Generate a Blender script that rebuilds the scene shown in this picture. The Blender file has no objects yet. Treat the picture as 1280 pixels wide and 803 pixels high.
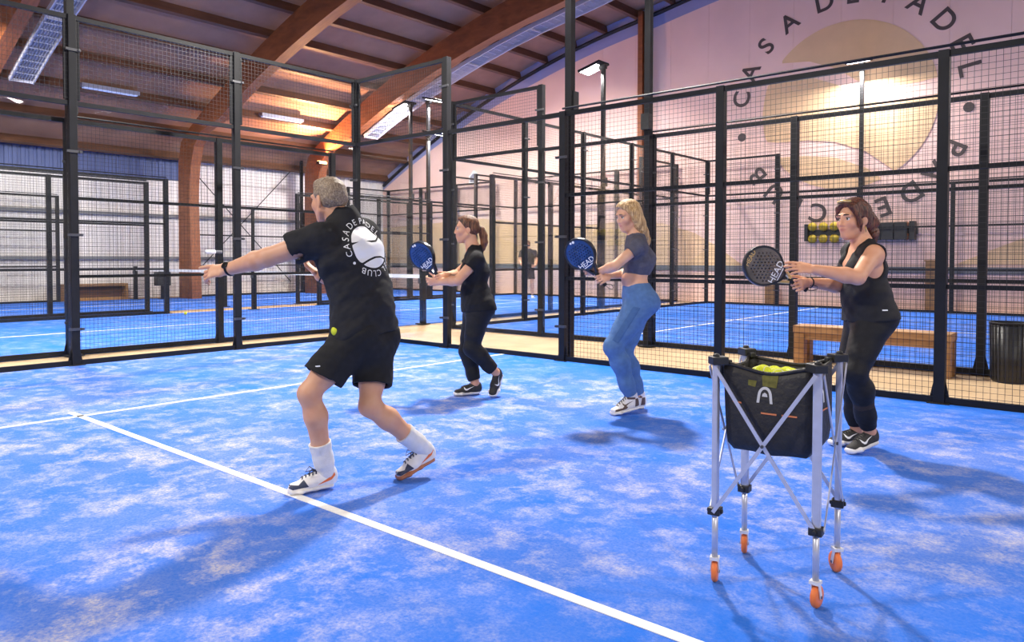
import bpy, bmesh, math, random
import numpy as np
from mathutils import Vector, Matrix
from mathutils.bvhtree import BVHTree

random.seed(7); np.random.seed(7)
scene = bpy.context.scene
COL = scene.collection

# ------------------------------------------------------------------ camera
def make_camera():
    yaw, pitch, roll = 0.70846, 0.02525, 0.0013
    f = Vector((-math.sin(yaw)*math.cos(pitch), math.cos(yaw)*math.cos(pitch), -math.sin(pitch)))
    r = Vector((math.cos(yaw), math.sin(yaw), 0)); u = r.cross(f)
    c, s = math.cos(roll), math.sin(roll)
    r2 = c*r+s*u; u2 = -s*r+c*u
    cd = bpy.data.cameras.new('camera'); o = bpy.data.objects.new('camera', cd); COL.objects.link(o)
    m = Matrix((r2, u2, -f)).transposed().to_4x4(); m.translation = Vector((9.3026, -7.1425, 1.2310))
    o.matrix_world = m
    cd.sensor_width = 36; cd.lens = 920.38/1280*36
    cd.shift_y = -(401.5-347.27)/1280
    cd.clip_start = .05; cd.clip_end = 200
    scene.camera = o
make_camera()

# ------------------------------------------------------------------ world + exposure
w = bpy.data.worlds.new('world'); scene.world = w; w.use_nodes = True
w.node_tree.nodes['Background'].inputs[0].default_value = (1, .92, .86, 1)
w.node_tree.nodes['Background'].inputs[1].default_value = .42
vs = scene.view_settings
vs.view_transform = 'Standard'; vs.look = 'None'; vs.gamma = 1; vs.use_curve_mapping = False
vs.exposure = -0.06
scene.cycles.transparent_max_bounces = 48   # many panes and wire screens stand one behind another
KEY = 620.0      # watts of a floodlight beside the court in use
FAR = 1680.0      # watts of the floodlights of the other courts

# ------------------------------------------------------------------ materials
def mat(name, col, rough=.5, metal=0., var=0., scale=20., bump=0., bscale=80., emit=None, estr=0., spec=.5, stretch=None):
    m = bpy.data.materials.new(name); m.use_nodes = True
    nt = m.node_tree; b = nt.nodes['Principled BSDF']
    b.inputs['Base Color'].default_value = (*col, 1); b.inputs['Roughness'].default_value = rough
    b.inputs['Metallic'].default_value = metal; b.inputs['Specular IOR Level'].default_value = spec
    if emit: b.inputs['Emission Color'].default_value = (*emit, 1); b.inputs['Emission Strength'].default_value = estr
    tc = nt.nodes.new('ShaderNodeTexCoord'); src = tc.outputs['Object']
    if stretch:
        mp = nt.nodes.new('ShaderNodeMapping'); mp.inputs['Scale'].default_value = stretch
        nt.links.new(src, mp.inputs['Vector']); src = mp.outputs[0]
    if var:
        n = nt.nodes.new('ShaderNodeTexNoise'); n.inputs['Scale'].default_value = scale; n.inputs['Detail'].default_value = 4
        nt.links.new(src, n.inputs['Vector'])
        cr = nt.nodes.new('ShaderNodeValToRGB')
        cr.color_ramp.elements[0].position = .3; cr.color_ramp.elements[1].position = .7
        cr.color_ramp.elements[0].color = (*[max(0, c*(1-var)) for c in col], 1)
        cr.color_ramp.elements[1].color = (*[min(1, c*(1+var)) for c in col], 1)
        nt.links.new(n.outputs['Fac'], cr.inputs[0]); nt.links.new(cr.outputs[0], b.inputs['Base Color'])
    if bump:
        n2 = nt.nodes.new('ShaderNodeTexNoise'); n2.inputs['Scale'].default_value = bscale; n2.inputs['Detail'].default_value = 3
        nt.links.new(src, n2.inputs['Vector'])
        bp = nt.nodes.new('ShaderNodeBump'); bp.inputs['Strength'].default_value = bump; bp.inputs['Distance'].default_value = .01
        nt.links.new(n2.outputs['Fac'], bp.inputs['Height']); nt.links.new(bp.outputs[0], b.inputs['Normal'])
    return m

def turf_mat(name='turf', amount=.93):
    m = bpy.data.materials.new(name); m.use_nodes = True; nt = m.node_tree; b = nt.nodes['Principled BSDF']
    b.inputs['Roughness'].default_value = .9; b.inputs['Specular IOR Level'].default_value = .15
    N = nt.nodes.new; L = nt.links.new
    tc = N('ShaderNodeTexCoord')
    def noise(scale, detail, sx=1, sy=1, rot=0., rough=.6):
        mp = N('ShaderNodeMapping'); mp.inputs['Scale'].default_value = (sx, sy, 1); mp.inputs['Rotation'].default_value = (0, 0, rot)
        L(tc.outputs['Object'], mp.inputs[0])
        n = N('ShaderNodeTexNoise'); n.inputs['Scale'].default_value = scale; n.inputs['Detail'].default_value = detail
        n.inputs['Roughness'].default_value = rough
        L(mp.outputs[0], n.inputs[0]); return n.outputs['Fac']
    def ramp(x, p0, p1, v0=0., v1=1.):
        r = N('ShaderNodeMapRange'); r.inputs[1].default_value = p0; r.inputs[2].default_value = p1
        r.inputs[3].default_value = v0; r.inputs[4].default_value = v1; L(x, r.inputs[0]); return r.outputs[0]
    def math_(op, a, c):
        n = N('ShaderNodeMath'); n.operation = op; L(a, n.inputs[0])
        if isinstance(c, (int, float)): n.inputs[1].default_value = c
        else: L(c, n.inputs[1])
        n.use_clamp = True; return n.outputs[0]
    big = ramp(noise(.5, 3, 1, 1), .34, .64)
    mid = ramp(noise(3.6, 7, 1.15, 1.15, 0, .72), .47, .66)
    fine = ramp(noise(85, 3), .3, .72, .30, 1.)
    haze = ramp(noise(1.2, 5, 1.1, 1.1, 0, .65), .3, .75, .06, .46)
    sand = math_('MULTIPLY', mid, ramp(big, 0, 1, .22, 1.05))
    sand = math_('ADD', sand, math_('MULTIPLY', haze, ramp(big, 0, 1, .5, 1.)))
    sand = math_('MULTIPLY', sand, fine)
    # the sand is swept away from the long side fence
    sx_ = N('ShaderNodeSeparateXYZ'); L(tc.outputs['Object'], sx_.inputs[0])
    sand = math_('MULTIPLY', sand, ramp(sx_.outputs[1], -.1, -1.6, .25, 1.)) if name == 'turf' else sand
    sand = math_('MULTIPLY', sand, amount)
    mix = N('ShaderNodeMix'); mix.data_type = 'RGBA'
    mix.inputs[6].default_value = (.002, .15, .74, 1); mix.inputs[7].default_value = (.70, .65, .67, 1)
    L(sand, mix.inputs[0]); L(mix.outputs[2], b.inputs['Base Color'])
    bp = N('ShaderNodeBump'); bp.inputs['Strength'].default_value = .35; bp.inputs['Distance'].default_value = .01
    L(noise(180, 2), bp.inputs['Height']); L(bp.outputs[0], b.inputs['Normal'])
    return m

def glass_mat():
    m = bpy.data.materials.new('clear_glass'); m.use_nodes = True; nt = m.node_tree; nt.nodes.clear()
    o = nt.nodes.new('ShaderNodeOutputMaterial'); t = nt.nodes.new('ShaderNodeBsdfTransparent'); g = nt.nodes.new('ShaderNodeBsdfGlossy')
    t.inputs[0].default_value = (.97, .98, .978, 1); g.inputs['Roughness'].default_value = .01
    fr = nt.nodes.new('ShaderNodeFresnel'); fr.inputs[0].default_value = 1.33
    mx = nt.nodes.new('ShaderNodeMixShader'); L = nt.links.new
    mlt = nt.nodes.new('ShaderNodeMath'); mlt.operation = 'MULTIPLY'; mlt.inputs[1].default_value = .28
    L(fr.outputs[0], mlt.inputs[0])
    L(mlt.outputs[0], mx.inputs[0]); L(t.outputs[0], mx.inputs[1]); L(g.outputs[0], mx.inputs[2]); L(mx.outputs[0], o.inputs[0])
    return m

def wood_mat(name, c1, c2, axis_scale=(1, 1, 8), rough=.55):
    m = bpy.data.materials.new(name); m.use_nodes = True; nt = m.node_tree; b = nt.nodes['Principled BSDF']; b.inputs['Roughness'].default_value = rough
    tc = nt.nodes.new('ShaderNodeTexCoord'); mp = nt.nodes.new('ShaderNodeMapping'); mp.inputs['Scale'].default_value = axis_scale
    n = nt.nodes.new('ShaderNodeTexNoise'); n.inputs['Scale'].default_value = 2.2; n.inputs['Detail'].default_value = 6; n.inputs['Distortion'].default_value = .6
    cr = nt.nodes.new('ShaderNodeValToRGB'); cr.color_ramp.elements[0].color = (*c1, 1); cr.color_ramp.elements[1].color = (*c2, 1)
    cr.color_ramp.elements[0].position = .3; cr.color_ramp.elements[1].position = .72
    L = nt.links.new; L(tc.outputs['Object'], mp.inputs[0]); L(mp.outputs[0], n.inputs[0]); L(n.outputs['Fac'], cr.inputs[0]); L(cr.outputs[0], b.inputs['Base Color'])
    return m

M = {}
M['turf'] = turf_mat(); M['turf_far'] = turf_mat('turf_clean', .45)
M['line'] = mat('line_white', (.86, .86, .86), .85, var=.06, scale=60)
M['concrete'] = mat('tan_concrete', (.50, .35, .205), .75, var=.10, scale=3, bump=.1)
M['steel'] = mat('black_steel', (.010, .010, .013), .5, 0., var=.25, scale=6, spec=.28)
M['wire'] = mat('black_wire', (.045, .045, .05), .32, .55)
M['zinc'] = mat('clamp_steel', (.10, .10, .11), .35, .6)
M['glass'] = glass_mat()
M['wall_pink'] = mat('gable_paint', (.82, .56, .50), .85, var=.05, scale=.8, bump=.05)
M['wall_white'] = mat('white_cladding', (.74, .69, .69), .7, var=.05, scale=1.2)
M['wall_blue'] = mat('blue_cladding', (.085, .11, .25), .7, var=.08, scale=1.5)
M['band_blue'] = mat('gable_blue_band', (.27, .29, .52), .8, var=.05, scale=1)
M['tan'] = mat('mural_tan', (.70, .47, .28), .85, var=.05, scale=2)
M['logo_white'] = mat('mural_pale', (.7, .54, .57), .85)
M['letter'] = mat('mural_letter', (.075, .055, .055), .7)
M['glulam'] = wood_mat('glulam', (.17, .050, .018), (.29, .092, .032), (1, 14, 3))
M['purlin'] = wood_mat('purlin_wood', (.085, .036, .02), (.15, .062, .033), (3, .6, 3))
M['deck'] = mat('roof_deck', (.34, .18, .115), .8, var=.12, scale=1.6, bump=.05)
M['lum'] = mat('luminaire_metal', (.26, .27, .36), .5, .1)
M['lum_grid'] = mat('luminaire_grid', (.42, .43, .54), .4, .2)
M['lum_dim'] = mat('luminaire_dim', (.5, .56, .8), .5, emit=(.42, .55, 1.), estr=.55)
M['led'] = mat('led_panel', (1, 1, 1), .3, emit=(1, .97, .92), estr=14)
M['benchwood'] = wood_mat('bench_wood', (.24, .115, .04), (.38, .20, .08), (2, 6, 6))
M['band'] = mat('net_tape', (.85, .85, .85), .7)
M['black_plastic'] = mat('black_plastic', (.018, .018, .020), .45, var=.2, scale=15)
M['rubber_yellow'] = mat('ball_felt', (.72, .78, .045), .95, var=.12, scale=90, bump=.5, bscale=300)
M['grey_pad'] = mat('grey_rail', (.16, .16, .18), .6)

# ------------------------------------------------------------------ mesh helpers
class MB:
    def __init__(s): s.v = []; s.f = []
    def add(s, vs, fs):
        n = len(s.v); s.v += [tuple(v) for v in vs]; s.f += [tuple(i+n for i in f) for f in fs]; return s
    def box(s, c, d, R=None):
        x, y, z = d[0]/2, d[1]/2, d[2]/2
        vs = [Vector((a*x, b*y, e*z)) for a in (-1, 1) for b in (-1, 1) for e in (-1, 1)]
        if R is not None: vs = [R @ v for v in vs]
        c = Vector(c)
        return s.add([v+c for v in vs], [(0, 1, 3, 2), (4, 6, 7, 5), (0, 4, 5, 1), (2, 3, 7, 6), (0, 2, 6, 4), (1, 5, 7, 3)])
    def bar(s, a, b, wd, ht, up=(0, 0, 1)):
        a = Vector(a); b = Vector(b); d = b-a; x = d.normalized(); u = Vector(up)
        if abs(x.dot(u)) > .99: u = Vector((1, 0, 0))
        y = u.cross(x).normalized(); z = x.cross(y)
        return s.box((a+b)/2, (d.length, wd, ht), Matrix((x, y, z)).transposed())
    def tube(s, pts, r, n=8, cap=True, closed=False):
        pts = [Vector(p) for p in pts]; k = len(pts); rs = r if isinstance(r, (list, tuple)) else [r]*k
        vs = []; prev = None
        for i, p in enumerate(pts):
            if closed: t = (pts[(i+1) % k]-pts[i-1]).normalized()
            else: t = (pts[min(i+1, k-1)]-pts[max(i-1, 0)]).normalized()
            if prev is None:
                a = Vector((0, 0, 1)) if abs(t.z) < .9 else Vector((1, 0, 0)); prev = t.cross(a).normalized()
            prev = (prev-t*prev.dot(t)).normalized(); q = t.cross(prev)
            for j in range(n):
                an = 2*math.pi*j/n; vs.append(p+(prev*math.cos(an)+q*math.sin(an))*rs[i])
        fs = []
        for i in range(k if closed else k-1):
            for j in range(n):
                a = i*n+j; b = i*n+(j+1) % n; c = ((i+1) % k)*n+(j+1) % n; d = ((i+1) % k)*n+j
                fs.append((a, b, c, d))
        if cap and not closed: fs += [tuple(reversed(range(n))), tuple(range((k-1)*n, k*n))]
        return s.add(vs, fs)
    def lathe(s, prof, c=(0, 0, 0), n=20, R=None):
        c = Vector(c); vs = []; k = len(prof)
        for r, z in prof:
            for j in range(n):
                an = 2*math.pi*j/n; p = Vector((r*math.cos(an), r*math.sin(an), z)); vs.append((R @ p if R is not None else p)+c)
        fs = [(i*n+j, i*n+(j+1) % n, (i+1)*n+(j+1) % n, (i+1)*n+j) for i in range(k-1) for j in range(n)]
        fs += [tuple(reversed(range(n))), tuple(range((k-1)*n, k*n))]
        return s.add(vs, fs)
    def prism(s, poly, ax, lo, hi):
        # poly: 2-D outline in the plane across axis ax ('y': x,z ; 'x': y,z ; 'z': x,y)
        def P(p, t): return {'y': (p[0], t, p[1]), 'x': (t, p[0], p[1]), 'z': (p[0], p[1], t)}[ax]
        n = len(poly); vs = [P(p, lo) for p in poly]+[P(p, hi) for p in poly]
        fs = [tuple(range(n)), tuple(reversed(range(n, 2*n)))]+[(i, i+n, (i+1) % n+n, (i+1) % n) for i in range(n)]
        return s.add(vs, fs)
    def mesh(s, name, m=None, smooth=False, bevel=0., recalc=True):
        me = bpy.data.meshes.new(name); me.from_pydata(s.v, [], s.f)
        if recalc or bevel:
            bm = bmesh.new(); bm.from_mesh(me)
            if bevel:
                bmesh.ops.remove_doubles(bm, verts=bm.verts, dist=1e-5)
                ed = [e for e in bm.edges if len(e.link_faces) == 2 and e.calc_face_angle(0) > .6]
                bmesh.ops.bevel(bm, geom=ed, offset=bevel, segments=2, affect='EDGES', profile=.6)
            bmesh.ops.recalc_face_normals(bm, faces=bm.faces); bm.to_mesh(me); bm.free()
        if m: me.materials.append(M[m] if isinstance(m, str) else m)
        if smooth: me.polygons.foreach_set('use_smooth', [True]*len(me.polygons))
        return me
    def obj(s, name, m, parent=None, smooth=False, bevel=0., recalc=True):
        return link(name, s.mesh(name, m, smooth, bevel, recalc), parent)

def link(name, me, parent=None, loc=None, mtx=None):
    o = bpy.data.objects.new(name, me); COL.objects.link(o)
    if parent is not None: o.parent = parent
    if loc is not None: o.location = loc
    if mtx is not None: o.matrix_basis = mtx
    return o
def empty(name, loc=(0, 0, 0), rz=0):
    o = bpy.data.objects.new(name, None); COL.objects.link(o); o.location = loc; o.rotation_euler = (0, 0, rz); o.empty_display_size = .1; return o
def tag(o, label=None, cat=None, group=None, kind=None):
    if label: o['label'] = label
    if cat: o['category'] = cat
    if group: o['group'] = group
    if kind: o['kind'] = kind
    return o

# ------------------------------------------------------------------ hall geometry
GY, WX = 12.55, -14.6
def zroof(X):
    def half(X): return (-0.017487*X*X+0.05536*X+9.0118) if X < -2 else 8.831+.2*(X+2)-.01*(X+2)**2
    return half(X) if X <= 8 else half(16-X)
YLO, XHI = -14.0, 24.0

fl = MB().box((4.7, -.7, -.11), (39, 27, .20)).obj('floor', 'concrete'); tag(fl, 'tan concrete hall floor between the blue courts', kind='structure')

def court(x0, x1, y0, y1, label, lines, m='turf_far'):
    o = MB().box(((x0+x1)/2, (y0+y1)/2, -.003), (x1-x0, y1-y0, .014)).obj('turf', m); tag(o, label, kind='structure')
    for (a, b, c, d) in lines:
        MB().box(((a+c)/2, (b+d)/2, .0055), (max(abs(c-a), .05), max(abs(d-b), .05), .003)).obj('court_line', 'line', o)
court(0, 20, -10, 0, 'sanded blue turf of the court with players', [(3.05, -10, 3.05, 0), (2.85, -5, 10, -5)], 'turf')
court(0, 20, 2.1, 12.1, 'blue turf of the court before the logo wall', [(3.05, 2.1, 3.05, 12.1), (2.85, 7.1, 10, 7.1)])
court(-7.2, -1.05, -7.7, 12.3, 'blue turf of the narrow court behind the glass', [(-7.2, 9.3, -1.05, 9.3), (-4.12, -4.7, -4.12, 9.5), (-7.2, -4.7, -1.05, -4.7)])
court(-13.95, -8.2, -7.7, 12.3, 'blue turf of the farthest court by white cladding', [(-13.95, 9.3, -8.2, 9.3), (-11.07, -4.7, -11.07, 9.5)])

# gable wall with curved top, joined of upright boards
wr = tag(empty('wall_right', (0, GY, 0)), 'pale pink gable wall under the curved roof', kind='structure')
xs = [WX+1.2*i for i in range(33)]
for i in range(len(xs)-1):
    a, b = xs[i]+.002, xs[i+1]-.002
    top = [(a+(b-a)*k/4, zroof(a+(b-a)*k/4)+.05) for k in range(5)]
    MB().prism([(a, 0), (b, 0)]+top[::-1], 'y', 0, .12).obj('wall_panel', 'wall_pink', wr)
# blue band that follows the roof line
up = []; lo = []
for k in range(61):
    X = WX+.02+k*(22.5/60); up.append((X, zroof(X)+.03)); lo.append((X, zroof(X)-(.42+.25*math.sin(min(1, k/25)*math.pi/2))))
b = MB(); n = len(up)
b.add([(x, -.012, z) for x, z in up]+[(x, -.012, z) for x, z in lo], [(i, i+1, n+i+1, n+i) for i in range(n-1)])
b.add([(x, -.001, z) for x, z in up]+[(x, -.001, z) for x, z in lo], [(i, i+1, n+i+1, n+i) for i in range(n-1)])
b.obj('blue_band', 'band_blue', wr)
# tan waves painted low on the wall
def wave(poly, name='painted_wave', m='tan', d=.006):
    MB().prism(poly, 'y', -d, .001).obj(name, m, wr)
wave([(WX+.05, 1.05), (.9, 1.05), (.6, 1.25), (.1, 1.6), (-.6, 2.0), (-1.6, 2.3), (-3, 2.42), (-5, 2.3), (-7, 2.5), (-9, 2.7), (WX+.05, 2.5)])
wave([(6.0, 1.12), (9.5, 1.12), (9.5, 2.3), (8.6, 2.1), (7.5, 1.8), (6.7, 1.45)])
MB().box((4.7, -.02, .98), (38, .04, .16)).obj('kick_rail', 'grey_pad', wr)

# round logo painted on the gable wall
LX, LZ, LR = 3.50, 5.13, 2.11
def text_mesh(ch, size, name='letter', extr=.006, fat=0.):
    cu = bpy.data.curves.new(name, 'FONT'); cu.body = ch; cu.size = size; cu.align_x = 'CENTER'; cu.align_y = 'CENTER'; cu.extrude = extr; cu.offset = fat
    o = bpy.data.objects.new(name, cu); COL.objects.link(o)
    me = bpy.data.meshes.new_from_object(o.evaluated_get(bpy.context.evaluated_depsgraph_get()))
    bpy.data.objects.remove(o); bpy.data.curves.remove(cu); return me
def ballpiece(poly, name): MB().prism(poly, 'y', -.012, .001).obj(name, 'tan', wr)
def band1(x):  # upper seam centre (x, z in ball units)
    return None
def clip_ball(seg): return [(LX+LR*x, LZ+LR*z) for x, z in seg]
# seams as in the photograph, in units of the ball radius, left to right
s1 = [(-1., .55), (-.72, .53), (-.42, .50), (-.1, .36), (.15, .17), (.45, .06), (.8, .06), (1.05, .10)]
s2 = [(-1.05, -.42), (-.8, -.46), (-.45, -.47), (-.1, -.52), (.25, -.67), (.5, -.87), (.62, -1.0)]
def interp(s, x): return float(np.interp(x, [p[0] for p in s], [p[1] for p in s]))
def region(f_lo, f_hi):
    xs_ = np.linspace(-.999, .999, 90); lo_, hi_ = [], []
    for x in xs_:
        c = math.sqrt(1-x*x); a = max(f_lo(x), -c); e = min(f_hi(x), c)
        if e > a+.004: lo_.append((x, a)); hi_.append((x, e))
    return clip_ball(lo_+hi_[::-1])
hw = .095
ballpiece(region(lambda x: interp(s1, x)+hw, lambda x: 2), 'ball_top')
ballpiece(region(lambda x: interp(s2, x)+hw, lambda x: interp(s1, x)-hw), 'ball_middle')
ballpiece(region(lambda x: -2, lambda x: interp(s2, x)-hw), 'ball_bottom')
RR = 2.74
ring = [('C', -79), ('A', -63.5), ('S', -47.5), ('A', -31), ('D', -11), ('E', 3.5), ('P', 22), ('A', 37), ('D', 52.5), ('E', 67), ('L', 80),
        ('P', 118), ('A', 132), ('D', 146), ('E', 160), ('L', 173), ('C', 193), ('L', 206), ('U', 220), ('B', 234)]
for ch, deg in ring:
    a = math.radians(deg); me = text_mesh(ch, .66, fat=.010); me.materials.append(M['letter'])
    link('letter', me, wr, mtx=Matrix.Translation((LX+RR*math.sin(a), -.004, LZ+RR*math.cos(a))) @ Matrix.Rotation(a, 4, 'Y') @ Matrix.Rotation(math.pi/2, 4, 'X'))
for deg in (98.5, -101):
    a = math.radians(deg)
    MB().lathe([(.115, 0), (.115, .01)], (LX+RR*math.sin(a), 0, LZ+RR*math.cos(a)), 20, Matrix.Rotation(math.pi/2, 3, 'X')).obj('dot', 'letter', wr)

# far wall: white cladding boards below, blue boards above
wl = tag(empty('wall_left', (WX, 0, 0)), 'white cladding wall with blue boards along its top', kind='structure')
cw = 1.0; prof = []
pan = MB(); panb = MB()
def corr(z0, z1):
    pts = []
    for k in range(5):
        y = k*.2; pts += [(y+.0, 0), (y+.05, 0), (y+.07, .03), (y+.16, .03), (y+.18, 0)]
    pts += [(.995, 0)]
    m = MB(); n = len(pts)
    m.add([(x-.0, y, z0) for y, x in pts]+[(x, y, z1) for y, x in pts], [(i, i+1, n+i+1, n+i) for i in range(n-1)])
    m.add([(-.08, 0, z0), (-.08, .995, z0), (-.08, .995, z1), (-.08, 0, z1)], [(0, 1, 2, 3)])
    return m
mw = corr(0, 3.75).mesh('cladding_board', 'wall_white'); mbl = corr(3.77, 4.75).mesh('blue_board', 'wall_blue')
for i in range(int(GY-YLO)):
    y = GY-1-i
    link('cladding_board', mw, wl, (0, y, 0)); link('blue_board', mbl if y < 4 else corr(3.77, 4.75).mesh('white_board', 'wall_white'), wl, (0, y, 0))
for z in (2.6, 1.25): MB().box((.10, -.7, z), (.10, 26, .09)).obj('wall_girt', 'grey_pad', wl)
for (y0, y1) in ((4.1, 8.0),):
    for s in (0, 1):
        MB().tube([(.3, y0, .4 if s else 4.4), (.3, y1, 4.4 if s else .4)], .015, 6).obj('bracing_rod', 'steel', wl)

# ceiling: deck boards, purlins, laminated arches
ce = tag(empty('ceiling', (0, 0, 0)), 'curved timber roof with dark purlins and laminated arches', kind='structure')
PX = [WX+.3]
while PX[-1] < XHI-1.3: PX.append(PX[-1]+1.18)
sup = [0]*len(PX)
for i in range(len(PX)-1):
    a, c = PX[i], PX[i+1]
    za, zc = zroof(a), zroof(c)
    MB().add([(a, YLO, za), (c-.01, YLO, zc), (c-.01, GY+.1, zc), (a, GY+.1, za), (a, YLO, za+.08), (c-.01, YLO, zc+.08), (c-.01, GY+.1, zc+.08), (a, GY+.1, za+.08)],
             [(0, 1, 2, 3), (4, 7, 6, 5), (0, 3, 7, 4), (1, 5, 6, 2), (0, 4, 5, 1), (3, 2, 6, 7)]).obj('roof_board', 'deck', ce)
for x in PX:
    sl = math.atan2(zroof(x+.1)-zroof(x-.1), .2)
    R = Matrix.Rotation(-sl, 3, 'Y')
    MB().box((x, (YLO+GY)/2, zroof(x)-.12), (.11, GY-YLO-.02, .25), R).obj('purlin', 'purlin', ce)
def arch(y):
    w = .15; uo = []; li = []
    xc = -13.55
    uo = [(xc, 0), (xc, 3.2), (xc+.03, 4.3), (xc+.25, zroof(xc+.25)-.24)]
    li = [(xc+.85, 0), (xc+.72, 3.0), (xc+.78, 3.9), (xc+1.05, 4.65), (xc+1.6, 5.15)]
    X = xc+1.4
    while X < 8.1: uo.append((X, zroof(X)-.24)); X += .8
    X = xc+2.4
    while X < 8.1: li.append((X, zroof(X)-1.02)); X += .8
    up_ = uo+[(16-x, z) for x, z in uo[::-1]]; lo_ = li+[(16-x, z) for x, z in li[::-1]]
    # resample both edges so the side face can be built of quads
    def resample(p, n):
        p = np.array(p); s = np.r_[0, np.cumsum(np.hypot(*np.diff(p, axis=0).T))]; t = np.linspace(0, s[-1], n)
        return list(zip(np.interp(t, s, p[:, 0]), np.interp(t, s, p[:, 1])))
    n = 90; U = resample(up_, n); Lw = resample(lo_, n)
    vs = [(x, y+sg*w, z) for sg in (-1, 1) for P in (U, Lw) for x, z in P]; fs = []
    for i in range(n-1):
        fs += [(i, i+1, n+i+1, n+i), (2*n+i, 3*n+i, 3*n+i+1, 2*n+i+1), (i, 2*n+i, 2*n+i+1, i+1), (n+i, n+i+1, 3*n+i+1, 3*n+i)]
    fs += [(0, n, 3*n, 2*n), (n-1, 3*n-1, 4*n-1, 2*n-1)]
    MB().add(vs, fs).obj('glulam_arch', 'glulam', ce)
for y in (8.25, 3.7, -2.05, -7.2): arch(y)
# edge trim between roof and gable
MB().tube([(WX+.1+k*.75, GY-.06, zroof(WX+.1+k*.75)-.30) for k in range(30)], .06, 6).obj('trim_1', 'steel')['kind'] = 'structure'
for z in (4.62,): MB().box((WX+.15, -.7, z), (.25, 26.3, .22)).obj('eaves_beam', 'purlin', ce)
# brown pilaster on the gable wall
MB().box((-2.32, GY-.11, 4.35), (.16, .2, 8.7)).box((-2.10, GY-.11, 4.35), (.12, .2, 8.7)).obj('gable_pilaster', 'glulam', ce)

# ------------------------------------------------------------------ luminaires under the roof
def strip(y0, y1, x0, x1, label):
    e = tag(empty('light_trough', (x0, (y0+y1)/2, zroof(x0)-1.05)), label, 'light fitting', 'unlit louvred troughs under the arches')
    ox, oy, oz = e.location; n = 14; h = (y1-y0)/2
    def P(x, dy, dz): return (x-ox, dy, zroof(x)-.99+dz-oz)
    X = [x0+(x1-x0)*k/n for k in range(n+1)]
    tray = MB(); grid = MB(); rim = MB()
    for k in range(n):
        a, c = X[k], X[k+1]
        tray.add([P(a, -h, .06), P(c, -h, .06), P(c, h, .06), P(a, h, .06)], [(0, 1, 2, 3)])
        for sgn in (-1, 1): rim.bar(P(a, sgn*h, .0), P(c, sgn*h, .0), .03, .12)
        for j in range(1, 8): grid.bar(P(a, -h+2*h*j/8, .02), P(c, -h+2*h*j/8, .02), .012, .03)
        m = 5
        for q in range(m): xx = a+(c-a)*q/m; grid.bar(P(xx, -h, .02), P(xx, h, .02), .012, .03)
    tray.obj('tray', 'lum', e); rim.obj('rim', 'lum_grid', e); g = grid.obj('louvre', 'lum_grid', e); g['kind'] = 'stuff'
    for k in range(0, n+1, 2): MB().bar(P(X[k], -h, -.02), P(X[k], h, -.02), .05, .04).obj('divider', 'lum_grid', e)
strip(8.62, 9.15, -10.8, 6, 'pale louvred trough rising beside the orange arch near the gable')
strip(-1.68, -1.2, -10.75, 6, 'pale louvred trough rising beside the arch away from the gable')
def roof_lum(x, y0, y1, label):
    e = tag(empty('batten_light', (x, (y0+y1)/2, zroof(x)-.16)), label, 'light fitting', 'small blue batten lights on the roof')
    l = (y1-y0)/2
    MB().box((0, 0, 0), (.22, 2*l+.1, .10)).obj('housing', 'lum', e); MB().box((0, 0, -.06), (.17, 2*l, .03)).obj('diffuser', 'lum_dim', e)
roof_lum(-11.8, .25, 1.6, 'bluish batten light on the roof behind the plain arch bay'); roof_lum(-11.8, 5.4, 6.8, 'bluish batten light on the roof between the two arches')

# ------------------------------------------------------------------ fences
PITCH, WR = .05, .0019
_meshcache = {}
def wire_mesh(L, z0, z1):
    key = (round(L, 3), z0, z1)
    if key not in _meshcache:
        vs = []; fs = []
        def wire(a, b_, ax):
            n = len(vs); r = WR
            offs = ((r, 0), (-r/2, r*.87), (-r/2, -r*.87))
            for p in (a, b_):
                for o1, o2 in offs: vs.append((p[0]+o2, p[1]+o1, p[2]) if ax else (p[0], p[1]+o1, p[2]+o2))
            fs.extend([(n, n+1, n+4, n+3), (n+1, n+2, n+5, n+4), (n+2, n, n+3, n+5)])
        x = PITCH/2
        while x < L: wire((x, .004, z0), (x, .004, z1), 1); x += PITCH
        z = z0+PITCH/2
        while z < z1: wire((0, -.001, z), (L, -.001, z), 0); z += PITCH
        me = bpy.data.meshes.new('mesh_panel'); me.from_pydata(vs, [], fs); me.materials.append(M['wire']); _meshcache[key] = me
    return _meshcache[key]
def post_mesh(h, foot, wd=.085):
    key = ('post', h, foot)
    if key not in _meshcache:
        m = MB().box((0, 0, h/2), (wd, wd, h)).box((0, 0, .006), (.17, .15, .012))
        if foot:
            for s in (-1, 1): m.add([(s*.04, .01, 0), (s*.085, .01, 0), (s*.04, .01, .22), (s*.04, -.01, 0), (s*.085, -.01, 0), (s*.04, -.01, .22)], [(0, 1, 2), (3, 5, 4), (0, 2, 5, 3), (1, 4, 5, 2), (0, 3, 4, 1)])
        _meshcache[key] = m.mesh('post', 'steel', bevel=.004 if foot else 0)
    return _meshcache[key]
def clamp_mesh():
    if 'clamp' not in _meshcache:
        _meshcache['clamp'] = MB().box((0, -.05, 0), (.16, .014, .03)).box((-.066, -.062, 0), (.026, .02, .026)).box((.066, -.062, 0), (.026, .02, .026)).mesh('glass_clamp', 'zinc')
    return _meshcache['clamp']

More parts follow.
